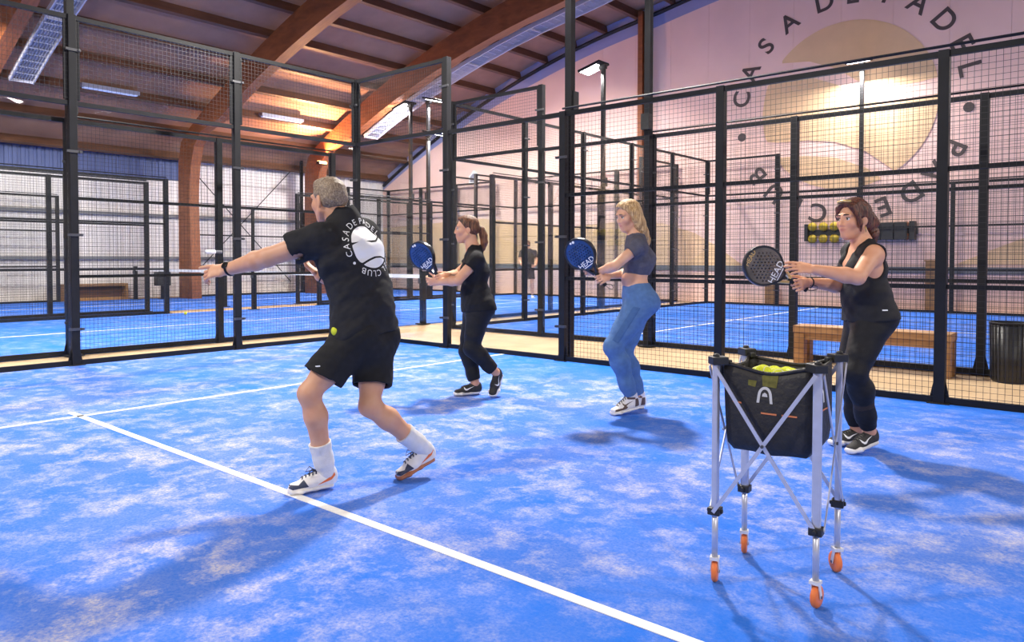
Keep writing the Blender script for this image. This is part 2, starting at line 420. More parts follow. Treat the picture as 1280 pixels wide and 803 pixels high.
def fence(origin, ang, bays, label, near=True, skip=()):
    """local x runs along the fence, -y is the playing side"""
    e = tag(empty('court_fence', origin, ang), label, 'fence')
    H = {'g4': 4, 'g3': 3, 'm3': 3, 'o': 0}
    s = sorted({b[0] for b in bays}|{b[1] for b in bays})
    for x in s:
        adj = [b for b in bays if abs(b[0]-x) < 1e-6 or abs(b[1]-x) < 1e-6]
        h = max(H[b[2]] for b in adj)
        if h == 0 or x in skip: continue
        po = link('post', post_mesh(h, near), e, (x, 0, 0))
        if any(b[2][0] == 'g' for b in adj):
            for z in ((.42, 1.5, 2.45, 3.6) if h == 4 else (.42, 1.5, 2.45)): link('glass_clamp', clamp_mesh(), po, (0, 0, z))
    for a, c, t in bays:
        L = c-a
        if t == 'o': continue
        def rail(z, w=.05, h=.05): MB().box((a+L/2, 0, z), (L-.087, w, h)).obj('rail', 'steel', e)
        rail(.03, .05, .06)
        if t[0] == 'g':
            if t == 'g4':
                rail(3.0); rail(3.97); mp = link('mesh_panel', wire_mesh(L-.09, 3.03, 3.95), e, (a+.045, -.028, 0)); mp['kind'] = 'stuff'
                for sx in (a+.065, c-.065): MB().box((sx, 0, 3.49), (.035, .035, .90)).obj('frame_upright', 'steel', e)
            else: rail(2.97)
            MB().box((a+L/2, 0, 1.52), (L-.11, .012, 2.88)).obj('glass_panel', 'glass', e)
        else:
            for z in (1.0, 2.0): rail(z, .04, .04)
            rail(2.97)
            MB().tube([(a, -.03, 3.03), (c, -.03, 3.03)], .013, 6).obj('cable', 'steel', e)
            mp = link('mesh_panel', wire_mesh(L-.09, .06, 2.95), e, (a+.045, -.028, 0)); mp['kind'] = 'stuff'
    return e
SIDE = [(0, 2, 'g4'), (2, 4, 'g3'), (4, 6, 'm3'), (6, 8, 'm3'), (8, 10, 'm3'), (10, 12, 'm3')]
BACK = [(2*i, 2*i+2, 'g4') for i in range(5)]
fence((0, 0, 0), 0, SIDE, 'black mesh and glass fence right behind the three women')
fence((0, -10, 0), math.pi/2, BACK, 'tall glass fence with mesh top behind the man in shorts', skip=(10,))
fence((0, 2.1, 0), 0, SIDE, 'black fence across the tan aisle beyond the wooden bench')
fence((0, 2.1, 0), math.pi/2, BACK, 'tall glass fence with mesh top closing the court before the logo wall', skip=(0, 10))
fence((0, 12.1, 0), 0, SIDE+[(12, 14, 'm3')], 'black fence standing along the logo wall', near=False)
NS = [(0, 2, 'g4'), (2, 4, 'g3'), (4, 6, 'm3'), (6, 8, 'm3'), (8, 12, 'o'), (12, 14, 'm3'), (14, 16, 'm3'), (16, 18, 'g3'), (18, 20, 'g4')]
fence((-1.05, -7.7, 0), math.pi/2, NS, 'near long fence of the narrow court behind the glass wall')
fence((-7.2, -7.7, 0), math.pi/2, NS, 'far long fence of the narrow court behind the glass wall', near=False)
fence((-8.2, -7.7, 0), math.pi/2, NS, 'inner long fence of the farthest court', near=False)
fence((-13.95, -7.7, 0), math.pi/2, NS, 'outer long fence of the farthest court along white cladding', near=False)
fence((-7.2, 12.3, 0), 0, [(0, 2.05, 'g4'), (2.05, 4.1, 'g4'), (4.1, 6.15, 'g4')], 'short end fence of the narrow court against the gable wall', near=False, skip=(0, 6.15))
fence((-13.95, 12.3, 0), 0, [(0, 1.92, 'g4'), (1.92, 3.84, 'g4'), (3.84, 5.75, 'g4')], 'short end fence of the farthest court against the gable wall', near=False, skip=(0, 5.75))

# nets of the two far courts
def net(x0, x1, y, label):
    e = tag(empty('padel_net', ((x0+x1)/2, y, 0)), label, 'net'); h = (x1-x0)/2
    for s in (-1, 1):
        MB().box((s*h, 0, .5), (.09, .09, 1.0)).box((s*h, 0, .01), (.2, .2, .02)).obj('post', 'steel', e)
        MB().box((s*(h-.02), -.06, .82), (.05, .05, .1)).obj('winch', 'zinc', e)
    MB().box((0, 0, .90), (2*h-.1, .02, .07)).obj('white_tape', 'band', e)
    mp = link('net_mesh', wire_mesh(round(2*h-.1, 2), .05, .87), e, (-h+.05, 0, 0)); mp['kind'] = 'stuff'
net(-7.0, -1.0, 2.3, 'black net with white tape in the narrow court'); net(-13.7, -8.4, 2.3, 'black net with white tape in the farthest court')

# ------------------------------------------------------------------ floodlight poles
def pole(x, y, inward, label, watts, hts=(6.0,), col=(1., .95, .88), size=(.55, .42), cross=.0):
    """inward: unit vector to the court it lights"""
    e = tag(empty('light_pole', (x, y, 0), math.atan2(inward[1], inward[0])), label, 'light pole')
    top = max(hts)
    MB().box((0, 0, top/2), (.09, .09, top)).box((0, 0, .008), (.2, .2, .016)).obj('pole', 'steel', e, bevel=.004)
    MB().box((-.05, 0, 3.15), (.1, .12, .22)).obj('junction_box', 'black_plastic', e)
    for z in hts:
        R = Matrix.Rotation(math.radians(14), 3, 'Y')
        h = MB().box((.30, 0, z+.03), (.66, .46, .06), R).box((.02, 0, z), (.2, .1, .1)).obj('lamp_head', 'steel', e, bevel=.008)
        MB().box((.33, 0, z-.012), (.5, .38, .012), R).obj('led_panel', 'led', h)
        ld = bpy.data.lights.new('floodlight', 'AREA'); ld.shape = 'RECTANGLE'; ld.size, ld.size_y = size; ld.energy = watts; ld.color = col; ld.spread = math.radians(180)
        lo = bpy.data.objects.new('floodlight', ld); COL.objects.link(lo); lo.parent = e
        # panel looks down and a little inwards
        d = Vector((.42, 0, -1)).normalized(); zx = -d; yx = Vector((0, 1, 0)); xx = yx.cross(zx)
        m = Matrix((xx, yx, zx)).transposed().to_4x4(); m.translation = (.33, 0, z-.05); lo.matrix_basis = m
pole(4, .12, (0, -1), 'tall black floodlight pole at the fence behind the blonde woman', KEY*1.9)
pole(4, -10.12, (0, 1), 'tall floodlight pole at the long side facing the women', KEY*1.15)
pole(16, .12, (0, -1), 'tall floodlight pole by the aisle near the net end', KEY*1.1)
pole(16, -10.12, (0, 1), 'tall floodlight pole at the far corner of the players court', KEY*1.5)
pole(4, 1.98, (0, 1), 'tall black floodlight pole across the tan aisle beside the bench fence', FAR*.42)
pole(4, 12.22, (0, -1), 'lit floodlight pole before the round wall logo', FAR*.34)
pole(16, 1.98, (0, 1), 'tall floodlight pole across the aisle by the net end', FAR*.35)
pole(16, 12.22, (0, -1), 'floodlight pole on the logo wall side by the net end', FAR*.35)
pole(-.95, 8.3, (-1, 0), 'lit floodlight pole of the narrow court left of the round logo', FAR*.6)
pole(-7.3, 8.3, (1, 0), 'lit floodlight pole with two lamp heads on the far side of the narrow court', FAR*.4, (6.0, 5.0))
pole(-.95, -3.7, (-1, 0), 'floodlight pole behind the glass wall at the narrow court corner', FAR)
pole(-8.1, 8.3, (-1, 0), 'lit floodlight pole on the inner side of the farthest court', FAR*.6)
pole(-14.05, 8.3, (1, 0), 'lit floodlight pole against the white cladding under the arch', FAR*1.2)
pole(-8.1, -3.7, (-1, 0), 'floodlight pole on the inner side of the farthest court by the plain arch', FAR*.6)

# warm uplight fixed to the column of the arch by the narrow court
ul = tag(empty('uplight', (-12.35, 8.0, 4.55)), 'glowing amber uplight on the arch column near the gable', 'light fitting')
MB().box((0, 0, 0), (.16, .34, .10)).box((-.06, .15, -.04), (.1, .06, .05)).obj('housing', 'steel', ul, bevel=.008)
M['amber'] = mat('amber_glow', (1, .6, .3), .4, emit=(1, .55, .22), estr=9)
MB().box((0, 0, .056), (.13, .30, .012)).box((.086, 0, .0), (.012, .30, .07)).obj('diffuser', 'amber', ul)
ld = bpy.data.lights.new('amber_lamp', 'AREA'); ld.shape = 'RECTANGLE'; ld.size, ld.size_y = .13, .3; ld.energy = 750; ld.color = (1, .50, .22); ld.spread = math.radians(170)
lo_ = bpy.data.objects.new('amber_lamp', ld); COL.objects.link(lo_); lo_.parent = ul; lo_.location = (.11, -.1, .08); lo_.rotation_euler = Vector((5.3, -3., 3.2)).to_track_quat('-Z', 'Y').to_euler()

# ================================================================== people: smooth distance-field modelling
V = lambda *a: np.array(a, float)
def unit(v): v = np.asarray(v, float); return v/np.linalg.norm(v)
CR = V(.759, .651, 0); CT = V(-.651, .759, 0); UP = V(0, 0, 1)      # across / away / up, as the players line up
def rtz(r, t, z): return r*CR+t*CT+z*UP
def ortho(a, ref): a = np.asarray(a, float); ref = unit(ref); return unit(a-ref*(a @ ref))

def cone(a, b, ra, rb):
    a = np.asarray(a, float); b = np.asarray(b, float); ab = b-a; L2 = max(ab @ ab, 1e-9); r = max(ra, rb)
    def fn(P):
        t = np.clip(((P-a) @ ab)/L2, 0, 1); return np.linalg.norm(P-a-t[:, None]*ab, axis=1)-(ra+t*(rb-ra))
    return fn, np.minimum(a, b)-r, np.maximum(a, b)+r
def ball(c, r): return cone(c, np.asarray(c, float)+1e-5, r, r)
def ell(c, axes, rad):
    c = np.asarray(c, float); A = np.array(axes, float); rad = np.array(rad, float)
    def fn(P):
        q = (P-c) @ A.T; k0 = np.linalg.norm(q/rad, axis=1); k1 = np.linalg.norm(q/rad**2, axis=1)+1e-9
        return k0*(k0-1)/k1
    e = np.sqrt(((A*rad[:, None])**2).sum(0)); return fn, c-e, c+e
def loft(a, b, ax, sa, sb):
    """elliptic tapered capsule; ax = width axis, sa / sb = (half width, half depth)"""
    a = np.asarray(a, float); b = np.asarray(b, float); L = np.linalg.norm(b-a); z = (b-a)/L; x = ortho(ax, z); y = np.cross(z, x)
    def fn(P):
        q = P-a; h = q @ z; t = np.clip(h/L, 0, 1); w = sa[0]+t*(sb[0]-sa[0]); d = sa[1]+t*(sb[1]-sa[1]); m = np.minimum(w, d)
        e = (h-t*L)/m; return (np.sqrt(((q @ x)/w)**2+((q @ y)/d)**2+e*e)-1)*m
    r = max(*sa, *sb); return fn, np.minimum(a, b)-r, np.maximum(a, b)+r

class SDF:
    def __init__(s, prims, h, pad=.03, extra=()):
        lo = np.min([p[1] for p in prims], 0)-pad; hi = np.max([p[2] for p in prims], 0)+pad
        s.h = h; s.lo = lo; n = np.ceil((hi-lo)/h).astype(int)+1; s.n = n; s.f = np.full(n, 1., np.float32)
        s.ax = [lo[i]+h*np.arange(n[i]) for i in range(3)]
    def _sl(s, lo, hi, m):
        a = np.clip(np.floor((lo-m-s.lo)/s.h).astype(int), 0, s.n); b = np.clip(np.ceil((hi+m-s.lo)/s.h).astype(int)+1, 0, s.n)
        return tuple(slice(a[i], b[i]) for i in range(3))
    def pts(s, sl):
        g = np.meshgrid(*[s.ax[i][sl[i]] for i in range(3)], indexing='ij'); return np.stack([q.ravel() for q in g], 1)
    def op(s, prim, k=.02, sub=False):
        fn, lo, hi = prim; sl = s._sl(lo, hi, k+.025); old = s.f[sl]
        if old.size == 0: return s
        d = fn(s.pts(sl)).reshape(old.shape)
        if sub:
            h = np.maximum(k-np.abs(old+d), 0)/k; s.f[sl] = np.maximum(old, -d)+h*h*k/4
        else:
            h = np.maximum(k-np.abs(old-d), 0)/k; s.f[sl] = np.minimum(old, d)-h*h*k/4
        return s
    def add(s, prims, k=.02):
        for p in prims: s.op(p, k)
        return s
    def sub(s, prims, k=.004):
        for p in prims: s.op(p, k, True)
        return s
    def cut(s, p0, n, R=None):
        """drop everything on the +n side of the plane (within R of p0)"""
        p0 = np.asarray(p0, float); n = unit(n)
        if R: sl = s._sl(p0-R, p0+R, 0)
        else: sl = tuple(slice(0, k) for k in s.n)
        P = s.pts(sl); d = (P-p0) @ n
        if R: d = np.where(np.linalg.norm(P-p0, axis=1) < R, d, -9)
        s.f[sl] = np.maximum(s.f[sl], d.reshape(s.f[sl].shape)); return s
    def warp(s, fn):
        m = np.abs(s.f) < .03; idx = np.argwhere(m); s.f[m] += fn(s.lo+idx*s.h).astype(np.float32); return s
    def mesh(s):
        f = s.f; n = s.n; ins = f < 0
        c = np.zeros(n-1, np.uint8)
        for i in (0, 1):
            for j in (0, 1):
                for k in (0, 1): c += ins[i:n[0]-1+i, j:n[1]-1+j, k:n[2]-1+k]
        act = (c > 0) & (c < 8); cell = np.argwhere(act); idx = np.full(n-1, -1, np.int32); idx[act] = np.arange(len(cell))
        acc = np.zeros((len(cell), 3)); cnt = np.zeros(len(cell))
        corners = [V(i, j, k).astype(int) for i in (0, 1) for j in (0, 1) for k in (0, 1)]
        vals = [f[tuple((cell+q).T)] for q in corners]
        for ia in range(8):
            for ib in range(ia+1, 8):
                if np.abs(corners[ia]-corners[ib]).sum() != 1: continue
                va, vb = vals[ia], vals[ib]; x = (va < 0) != (vb < 0); t = (va/(va-vb+1e-12))[x]
                acc[x] += corners[ia]+t[:, None]*(corners[ib]-corners[ia]); cnt[x] += 1
        verts = s.lo+(cell+acc/cnt[:, None])*s.h
        quads = []
        for d in range(3):
            e1, e2 = [(1, 2), (2, 0), (0, 1)][d]
            sh = [slice(1, n[i]-1) for i in range(3)]; sa = list(sh); sb = list(sh); sa[d] = slice(0, n[d]-1); sb[d] = slice(1, n[d])
            a = ins[tuple(sa)]; b = ins[tuple(sb)]
            for cond, flip in ((a & ~b, False), (~a & b, True)):
                p = np.argwhere(cond)
                if not len(p): continue
                p = p+1; p[:, d] -= 1
                o1 = np.zeros(3, int); o1[e1] = 1; o2 = np.zeros(3, int); o2[e2] = 1
                q = np.stack([idx[tuple(p.T)], idx[tuple((p-o1).T)], idx[tuple((p-o1-o2).T)], idx[tuple((p-o2).T)]], 1)
                quads.append(q[:, ::-1] if flip else q)
        F = np.concatenate(quads); F = F[(F >= 0).all(1)]
        return verts, F
def sdf_obj(name, s, m, parent, origin=(0, 0, 0)):
    v, F = s.mesh(); v = v-np.asarray(origin)
    me = bpy.data.meshes.new(name); me.vertices.add(len(v)); me.vertices.foreach_set('co', v.astype(np.float32).ravel())
    me.loops.add(F.size); me.loops.foreach_set('vertex_index', F.astype(np.int32).ravel())
    me.polygons.add(len(F)); me.polygons.foreach_set('loop_start', np.arange(0, F.size, 4, dtype=np.int32))
    me.update(calc_edges=True); me.polygons.foreach_set('use_smooth', np.ones(len(F), bool))
    me.materials.append(M[m] if isinstance(m, str) else m)
    return link(name, me, parent)
def bvh_of(o, origin=(0, 0, 0)):
    me = o.data; off = Vector(origin)
    return BVHTree.FromPolygons([v.co+off for v in me.vertices], [tuple(p.vertices) for p in me.polygons])

def skin_mat(name, col, lip):
    m = bpy.data.materials.new(name); m.use_nodes = True; nt = m.node_tree; b = nt.nodes['Principled BSDF']
    b.inputs['Roughness'].default_value = .5; b.inputs['Specular IOR Level'].default_value = .4
    b.inputs['Subsurface Weight'].default_value = .06; b.inputs['Subsurface Radius'].default_value = (.012, .005, .003); b.inputs['Subsurface Scale'].default_value = 1.
    at = nt.nodes.new('ShaderNodeAttribute'); at.attribute_name = 'blush'
    n = nt.nodes.new('ShaderNodeTexNoise'); n.inputs['Scale'].default_value = 14; n.inputs['Detail'].default_value = 3
    tc = nt.nodes.new('ShaderNodeTexCoord'); nt.links.new(tc.outputs['Object'], n.inputs[0])
    cr = nt.nodes.new('ShaderNodeValToRGB'); cr.color_ramp.elements[0].position = .3; cr.color_ramp.elements[1].position = .7
    cr.color_ramp.elements[0].color = (col[0]*.93, col[1]*.84, col[2]*.80, 1); cr.color_ramp.elements[1].color = (*col, 1)
    mx = nt.nodes.new('ShaderNodeMix'); mx.data_type = 'RGBA'; mx.inputs[7].default_value = (*lip, 1)
    L = nt.links.new; L(n.outputs['Fac'], cr.inputs[0]); L(cr.outputs[0], mx.inputs[6]); L(at.outputs['Fac'], mx.inputs[0]); L(mx.outputs[2], b.inputs['Base Color'])
    return m
def hair_mat(name, c1, c2, c3, sc=(130, 130, 10)):
    m = bpy.data.materials.new(name); m.use_nodes = True; nt = m.node_tree; b = nt.nodes['Principled BSDF']; b.inputs['Roughness'].default_value = .55
    tc = nt.nodes.new('ShaderNodeTexCoord'); mp = nt.nodes.new('ShaderNodeMapping'); mp.inputs['Scale'].default_value = sc
    n = nt.nodes.new('ShaderNodeTexNoise'); n.inputs['Scale'].default_value = 1.; n.inputs['Detail'].default_value = 4; n.inputs['Distortion'].default_value = .5
    cr = nt.nodes.new('ShaderNodeValToRGB'); e = cr.color_ramp.elements; e[0].position = .32; e[0].color = (*c1, 1); e[1].position = .7; e[1].color = (*c3, 1)
    q = e.new(.5); q.color = (*c2, 1)
    bp = nt.nodes.new('ShaderNodeBump'); bp.inputs['Strength'].default_value = .45; bp.inputs['Distance'].default_value = .004
    L = nt.links.new; L(tc.outputs['Object'], mp.inputs[0]); L(mp.outputs[0], n.inputs[0]); L(n.outputs['Fac'], cr.inputs[0]); L(cr.outputs[0], b.inputs['Base Color'])
    L(n.outputs['Fac'], bp.inputs['Height']); L(bp.outputs[0], b.inputs['Normal'])
    return m
M['skin_man'] = skin_mat('skin_man', (.70, .38, .235), (.55, .24, .18))
M['skin_a'] = skin_mat('skin_a', (.74, .40, .25), (.55, .17, .14))
M['skin_b'] = skin_mat('skin_b', (.78, .45, .30), (.58, .20, .17))
M['skin_c'] = skin_mat('skin_c', (.76, .40, .25), (.52, .16, .13))
M['hair_grey'] = hair_mat('hair_grey', (.13, .09, .06), (.25, .18, .12), (.42, .33, .23), (160, 160, 90))
M['hair_brown'] = hair_mat('hair_brown', (.035, .014, .008), (.13, .048, .022), (.34, .14, .06))
M['hair_blonde'] = hair_mat('hair_blonde', (.25, .13, .055), (.52, .32, .14), (.80, .58, .32))
M['hair_red'] = hair_mat('hair_red', (.028, .010, .008), (.085, .028, .018), (.24, .075, .038))
def fabric(name, col, var=.15, bump=.25, rough=.85, scale=30): return mat(name, col, rough, var=var, scale=scale, bump=bump, bscale=260, spec=.25)
M['tee_black'] = fabric('black_jersey', (.022, .022, .025))
M['shorts_black'] = fabric('black_shorts', (.018, .018, .020))
M['top_black'] = fabric('black_top', (.013, .013, .016))
M['leg_black'] = fabric('black_leggings', (.011, .011, .014), rough=.6)
M['leg_mesh'] = fabric('mesh_leggings', (.035, .026, .024), rough=.7)
M['tank_dark'] = fabric('charcoal_tank', (.018, .018, .022), rough=.7)
M['crop_slate'] = fabric('slate_crop_top', (.098, .098, .135))
M['leg_blue'] = fabric('blue_leggings', (.095, .19, .40), var=.10)
M['leg_blue_dark'] = fabric('blue_leggings_panel', (.065, .14, .32), var=.10)
M['sock'] = fabric('white_sock', (.82, .80, .80), var=.05, bump=.6)
M['white'] = mat('white_print', (.83, .83, .85), .6)
M['shoe_white'] = mat('shoe_white', (.80, .77, .76), .6, var=.06, scale=40)
M['shoe_orange'] = mat('shoe_orange', (.75, .16, .04), .5)
M['shoe_navy'] = mat('shoe_navy', (.03, .04, .085), .5)
M['shoe_black'] = mat('shoe_black', (.025, .023, .024), .65, var=.3, scale=60, bump=.3, bscale=400)
M['shoe_brown'] = mat('shoe_brown', (.105, .062, .052), .6)
M['gum'] = mat('shoe_gum', (.45, .17, .09), .6)
M['eye_white'] = mat('eye_white', (.75, .73, .70), .2)
M['mouth'] = mat('mouth_line', (.20, .05, .04), .6)
M['iris'] = mat('iris', (.035, .022, .015), .15)
M['brow'] = mat('brow', (.06, .03, .02), .8)
M['brow_light'] = mat('brow_light', (.25, .14, .07), .8)
M['gold'] = mat('gold', (.75, .52, .22), .3, .7)
M['watch'] = mat('watch_black', (.01, .01, .012), .25, .3)
M['strap'] = mat('strap_black', (.012, .012, .014), .6)

def folds(freq, amp, dirs, seed=0):
    rg = np.random.RandomState(seed); ph = rg.rand(len(dirs))*6.28
    def fn(P):
        o = 0
        for d, p_ in zip(dirs, ph):
            d = np.asarray(d, float); w = P+.03*np.sin(P[:, [1, 2, 0]]*17+p_)
            o = o+np.sin((w @ d)*freq+p_)**3
        return amp*o
    return fn

# ------------------------------------------------------------------ hands
def hand_prims(W, d, n, idx, curls=(20, 25, 30, 35), thumb=(.6, .5, .3), sc=1., bend=(.5, 1., .8)):
    """W wrist, d towards the knuckles, n out of the palm, idx towards the index side"""
    d = unit(d); idx = ortho(idx, d); n = ortho(ortho(n, d), idx); out = []
    K = W+d*.088*sc
    out.append(loft(W+d*.008*sc, W+d*.03*sc, idx, (.025*sc, .019*sc), (.034*sc, .017*sc)))
    out.append(loft(W+d*.03*sc, K-d*.008*sc, idx, (.034*sc, .016*sc), (.038*sc, .013*sc)))
    L = [.074, .083, .077, .061]
    for i in range(4):
        o = (.030-.0205*i)*sc; p = K+idx*o-d*(.004+.004*(i == 3)-.0)*sc; a = 0.; r = (.0088 if i < 3 else .0076)*sc
        spread = idx*(.10-.066*i)
        for j, (fr, bd) in enumerate(zip((.44, .31, .25), bend)):
            a += math.radians(curls[i]*bd); dr = unit(d*math.cos(a)+n*math.sin(a)+spread*math.cos(a)); q = p+dr*L[i]*fr*sc
            out.append(cone(p, q, r, r*.92)); p = q; r *= .92
    # thumb leaves the index side of the palm near its base
    p = W+d*.028*sc+idx*.026*sc+n*.006*sc; t1 = unit(d*thumb[0]+idx*thumb[1]+n*thumb[2]); q = p+t1*.045*sc
    out.append(cone(p-t1*.012*sc, q, .015*sc, .0115*sc)); t2 = unit(t1+d*.5-idx*.25+n*.15); q2 = q+t2*.032*sc
    out.append(cone(q, q2, .011*sc, .0098*sc)); out.append(cone(q2, q2+unit(t2+d*.2)*.024*sc, .0098*sc, .008*sc))
    return out

# ------------------------------------------------------------------ shoes
_shoes = {}
def shoe_parts(style):
    if style in _shoes: return _shoes[style]
    Ln = .285; X, Y, Z = V(1, 0, 0), V(0, 1, 0), UP
    hi = style == 'hightop'
    th = {'court': .026, 'runner': .030, 'hightop': .026, 'plush': .036}[style]
    def outline(z0, z1, infl):
        return [loft(V(.045, 0, z0), V(.045, 0, z1), Y, (.036+infl, .040+infl), (.036+infl, .040+infl)), ]
    sole = []
    for x0, w0, x1, w1 in ((.036, .033, .12, .034), (.12, .034, .20, .045), (.20, .045, .245, .036)):
        for zz in (th*.45, th*.62): sole.append(loft(V(x0, 0, zz), V(x1, .004 if x1 > .15 else 0, zz), Y, (w0, th*.5), (w1, th*.5)))
    S = SDF(sole, .0032); S.add(sole, .012)
    S.cut(V(0, 0, .001), -UP)
    up = [ell(V(.055, 0, .05), (X, Y, Z), (.056, .037, .052)), loft(V(.05, 0, .045), V(.155, .002, .04), Y, (.035, .045), (.040, .034)),
          loft(V(.15, .002, .04), V(.235, .002, .032), Y, (.040, .032), (.036, .021)),
          cone(V(.085, 0, .075), V(.17, 0, .052), .026, .022), ell(V(.028, 0, .075), (X, Y, Z), (.026, .026, .04))]
    if hi: up += [cone(V(.06, 0, .06), V(.062, 0, .118), .042, .043), cone(V(.09, 0, .1), V(.15, 0, .065), .028, .024), ell(V(.065, 0, .128), (X, Y, Z), (.05, .042, .022))]
    U = SDF(up, .0032); U.add(up, .02); U.cut(V(0, 0, th-.004), -UP)
    if not hi: U.sub([loft(V(.056, 0, .088), V(.06, 0, .16), Y, (.024, .036), (.03, .046))], .006)
    else: U.sub([loft(V(.06, 0, .125), V(.062, 0, .2), Y, (.030, .034), (.034, .04))], .006)
    r = [('upper', U), ('sole', S)]
    res = {}
    for nm, s in r:
        v, F = s.mesh(); me = bpy.data.meshes.new('shoe_'+nm); me.from_pydata(v.tolist(), [], F.tolist()); me.polygons.foreach_set('use_smooth', [True]*len(F)); res[nm] = me
    res['bvh'] = BVHTree.FromPolygons([v.co for v in res['upper'].vertices], [tuple(p.vertices) for p in res['upper'].polygons])
    _shoes[style] = res; return res

def drape(poly, bvh, O, ax, ay, off=.0012, sub=3):
    """flat outline (2-D) laid onto a surface: grid-triangulated and projected along -(ax x ay)"""
    ax = Vector(ax).normalized(); ay = Vector(ay).normalized(); nz = ax.cross(ay); O = Vector(O)
    bm = bmesh.new(); vs = [bm.verts.new((p[0], p[1], 0)) for p in poly]; bm.faces.new(vs); bmesh.ops.triangulate(bm, faces=bm.faces)
    for _ in range(sub): bmesh.ops.subdivide_edges(bm, edges=[e for e in bm.edges if e.calc_length() > .006], cuts=1); bmesh.ops.triangulate(bm, faces=bm.faces)
    for v in bm.verts:
        p = O+ax*v.co.x+ay*v.co.y; h = bvh.ray_cast(p+nz*.25, -nz)
        v.co = h[0]+h[1]*off if h[0] and (h[0]-p).length < .3 else p
        if h[0] and h[1].dot(nz) < 0: v.co = h[0]-h[1]*off
    me = bpy.data.meshes.new('decal'); bm.to_mesh(me); bm.free(); return me
SWOOSH = [(-.048, .018), (-.050, .002), (-.040, -.010), (-.026, -.011), (.05, .022), (-.022, .002), (-.034, .002), (-.040, .008)]
def shoe(parent, style, A, yawdir, pitch, cols, ground=.0075, logo=None, side=None):
    """A = ankle (x, y used); returns ankle centre"""
    P = shoe_parts(style); f = unit(V(yawdir[0], yawdir[1], 0)); l = np.cross(UP, f)
    R = Matrix((f, l, UP)).transposed() @ Matrix.Rotation(math.radians(pitch), 3, 'Y')     # heel up when pitch > 0
    pts = [R @ Vector(p) for p in ((.0, 0, 0), (.2, 0, 0), (.262, 0, .004))]; zmin = min(p.z for p in pts)
    ank = R @ Vector((.06, 0, .09)); T = Vector((A[0]-ank.x, A[1]-ank.y, ground-zmin)); m = R.to_4x4(); m.translation = T
    o = link('shoe', P['upper'].copy(), parent, mtx=m); o.data.materials.append(M[cols[0]])
    so = link('sole', P['sole'].copy(), o); so.data.materials.append(M[cols[1]])
    lace = MB()
    zt = .012 if style == 'hightop' else 0
    bv = P['bvh']
    def top(x, y):
        h = bv.ray_cast(Vector((x, y, .3)), Vector((0, 0, -1))); return h[0]+h[1]*.002 if h[0] else Vector((x, y, .06))
    for k in range(5):
        x = .108+.018*k+zt; y0 = .020-.001*k
        lace.tube([top(x+.006, -y0), top(x, 0)+Vector((0, 0, .002)), top(x+.006, y0)], .0035, 5)
    if style in ('court',):
        b0 = top(.108, 0); 
        for s in (-1, 1): lace.tube([b0, b0+Vector((.03, s*.03, .02)), b0+Vector((.05, s*.028, -.004)), b0+Vector((.02, s*.012, .002)), b0], .003, 5)
    lace.obj('laces', cols[2], o, smooth=True)
    sgn = side or 1
    def dec(nm, poly, O, m, mirror=True):
        pl = [(x, y) if sgn > 0 else (-x, y) for x, y in poly]
        me = drape(pl, bv, (O[0], 0, O[1]), (-1, 0, 0) if sgn > 0 else (1, 0, 0), (0, 0, 1)); me.materials.append(M[m]); me.name = nm
        link(nm, me, o)
    # decals: poly x grows towards the heel
    if logo: dec('swoosh', SWOOSH, (.125, .058) if style != 'hightop' else (.115, .066), logo)
    if style == 'court':
        dec('toe_guard', [(-.02, -.004), (-.06, -.008), (-.10, -.010), (-.115, -.004), (-.112, .012), (-.07, .008), (-.05, .022), (-.04, .03), (-.03, .012)], (.14, .038), cols[3])
        dec('heel_flash', [(.0, -.006), (.075, .012), (.098, .03), (.095, .045), (.06, .024)], (.115, .038), cols[4])
        dec('collar_trim', [(.045, .03), (.078, .045), (.085, .058), (.07, .045), (.04, .036)], (.11, .052), cols[4])
    if style == 'hightop':
        dec('heel_panel', [(.05, -.03), (.092, -.03), (.094, .03), (.062, .03)], (.115, .066), cols[3])
        dec('ankle_panel', [(.0, .035), (.058, .028), (.062, .045), (.0, .052)], (.115, .066), cols[3])
        dec('toe_band', [(-.025, -.03), (-.10, -.038), (-.125, -.035), (-.12, -.024), (-.06, -.02), (-.035, -.002), (-.012, -.02)], (.115, .066), cols[3])
    return np.array(m @ Vector((.06, 0, .10)))

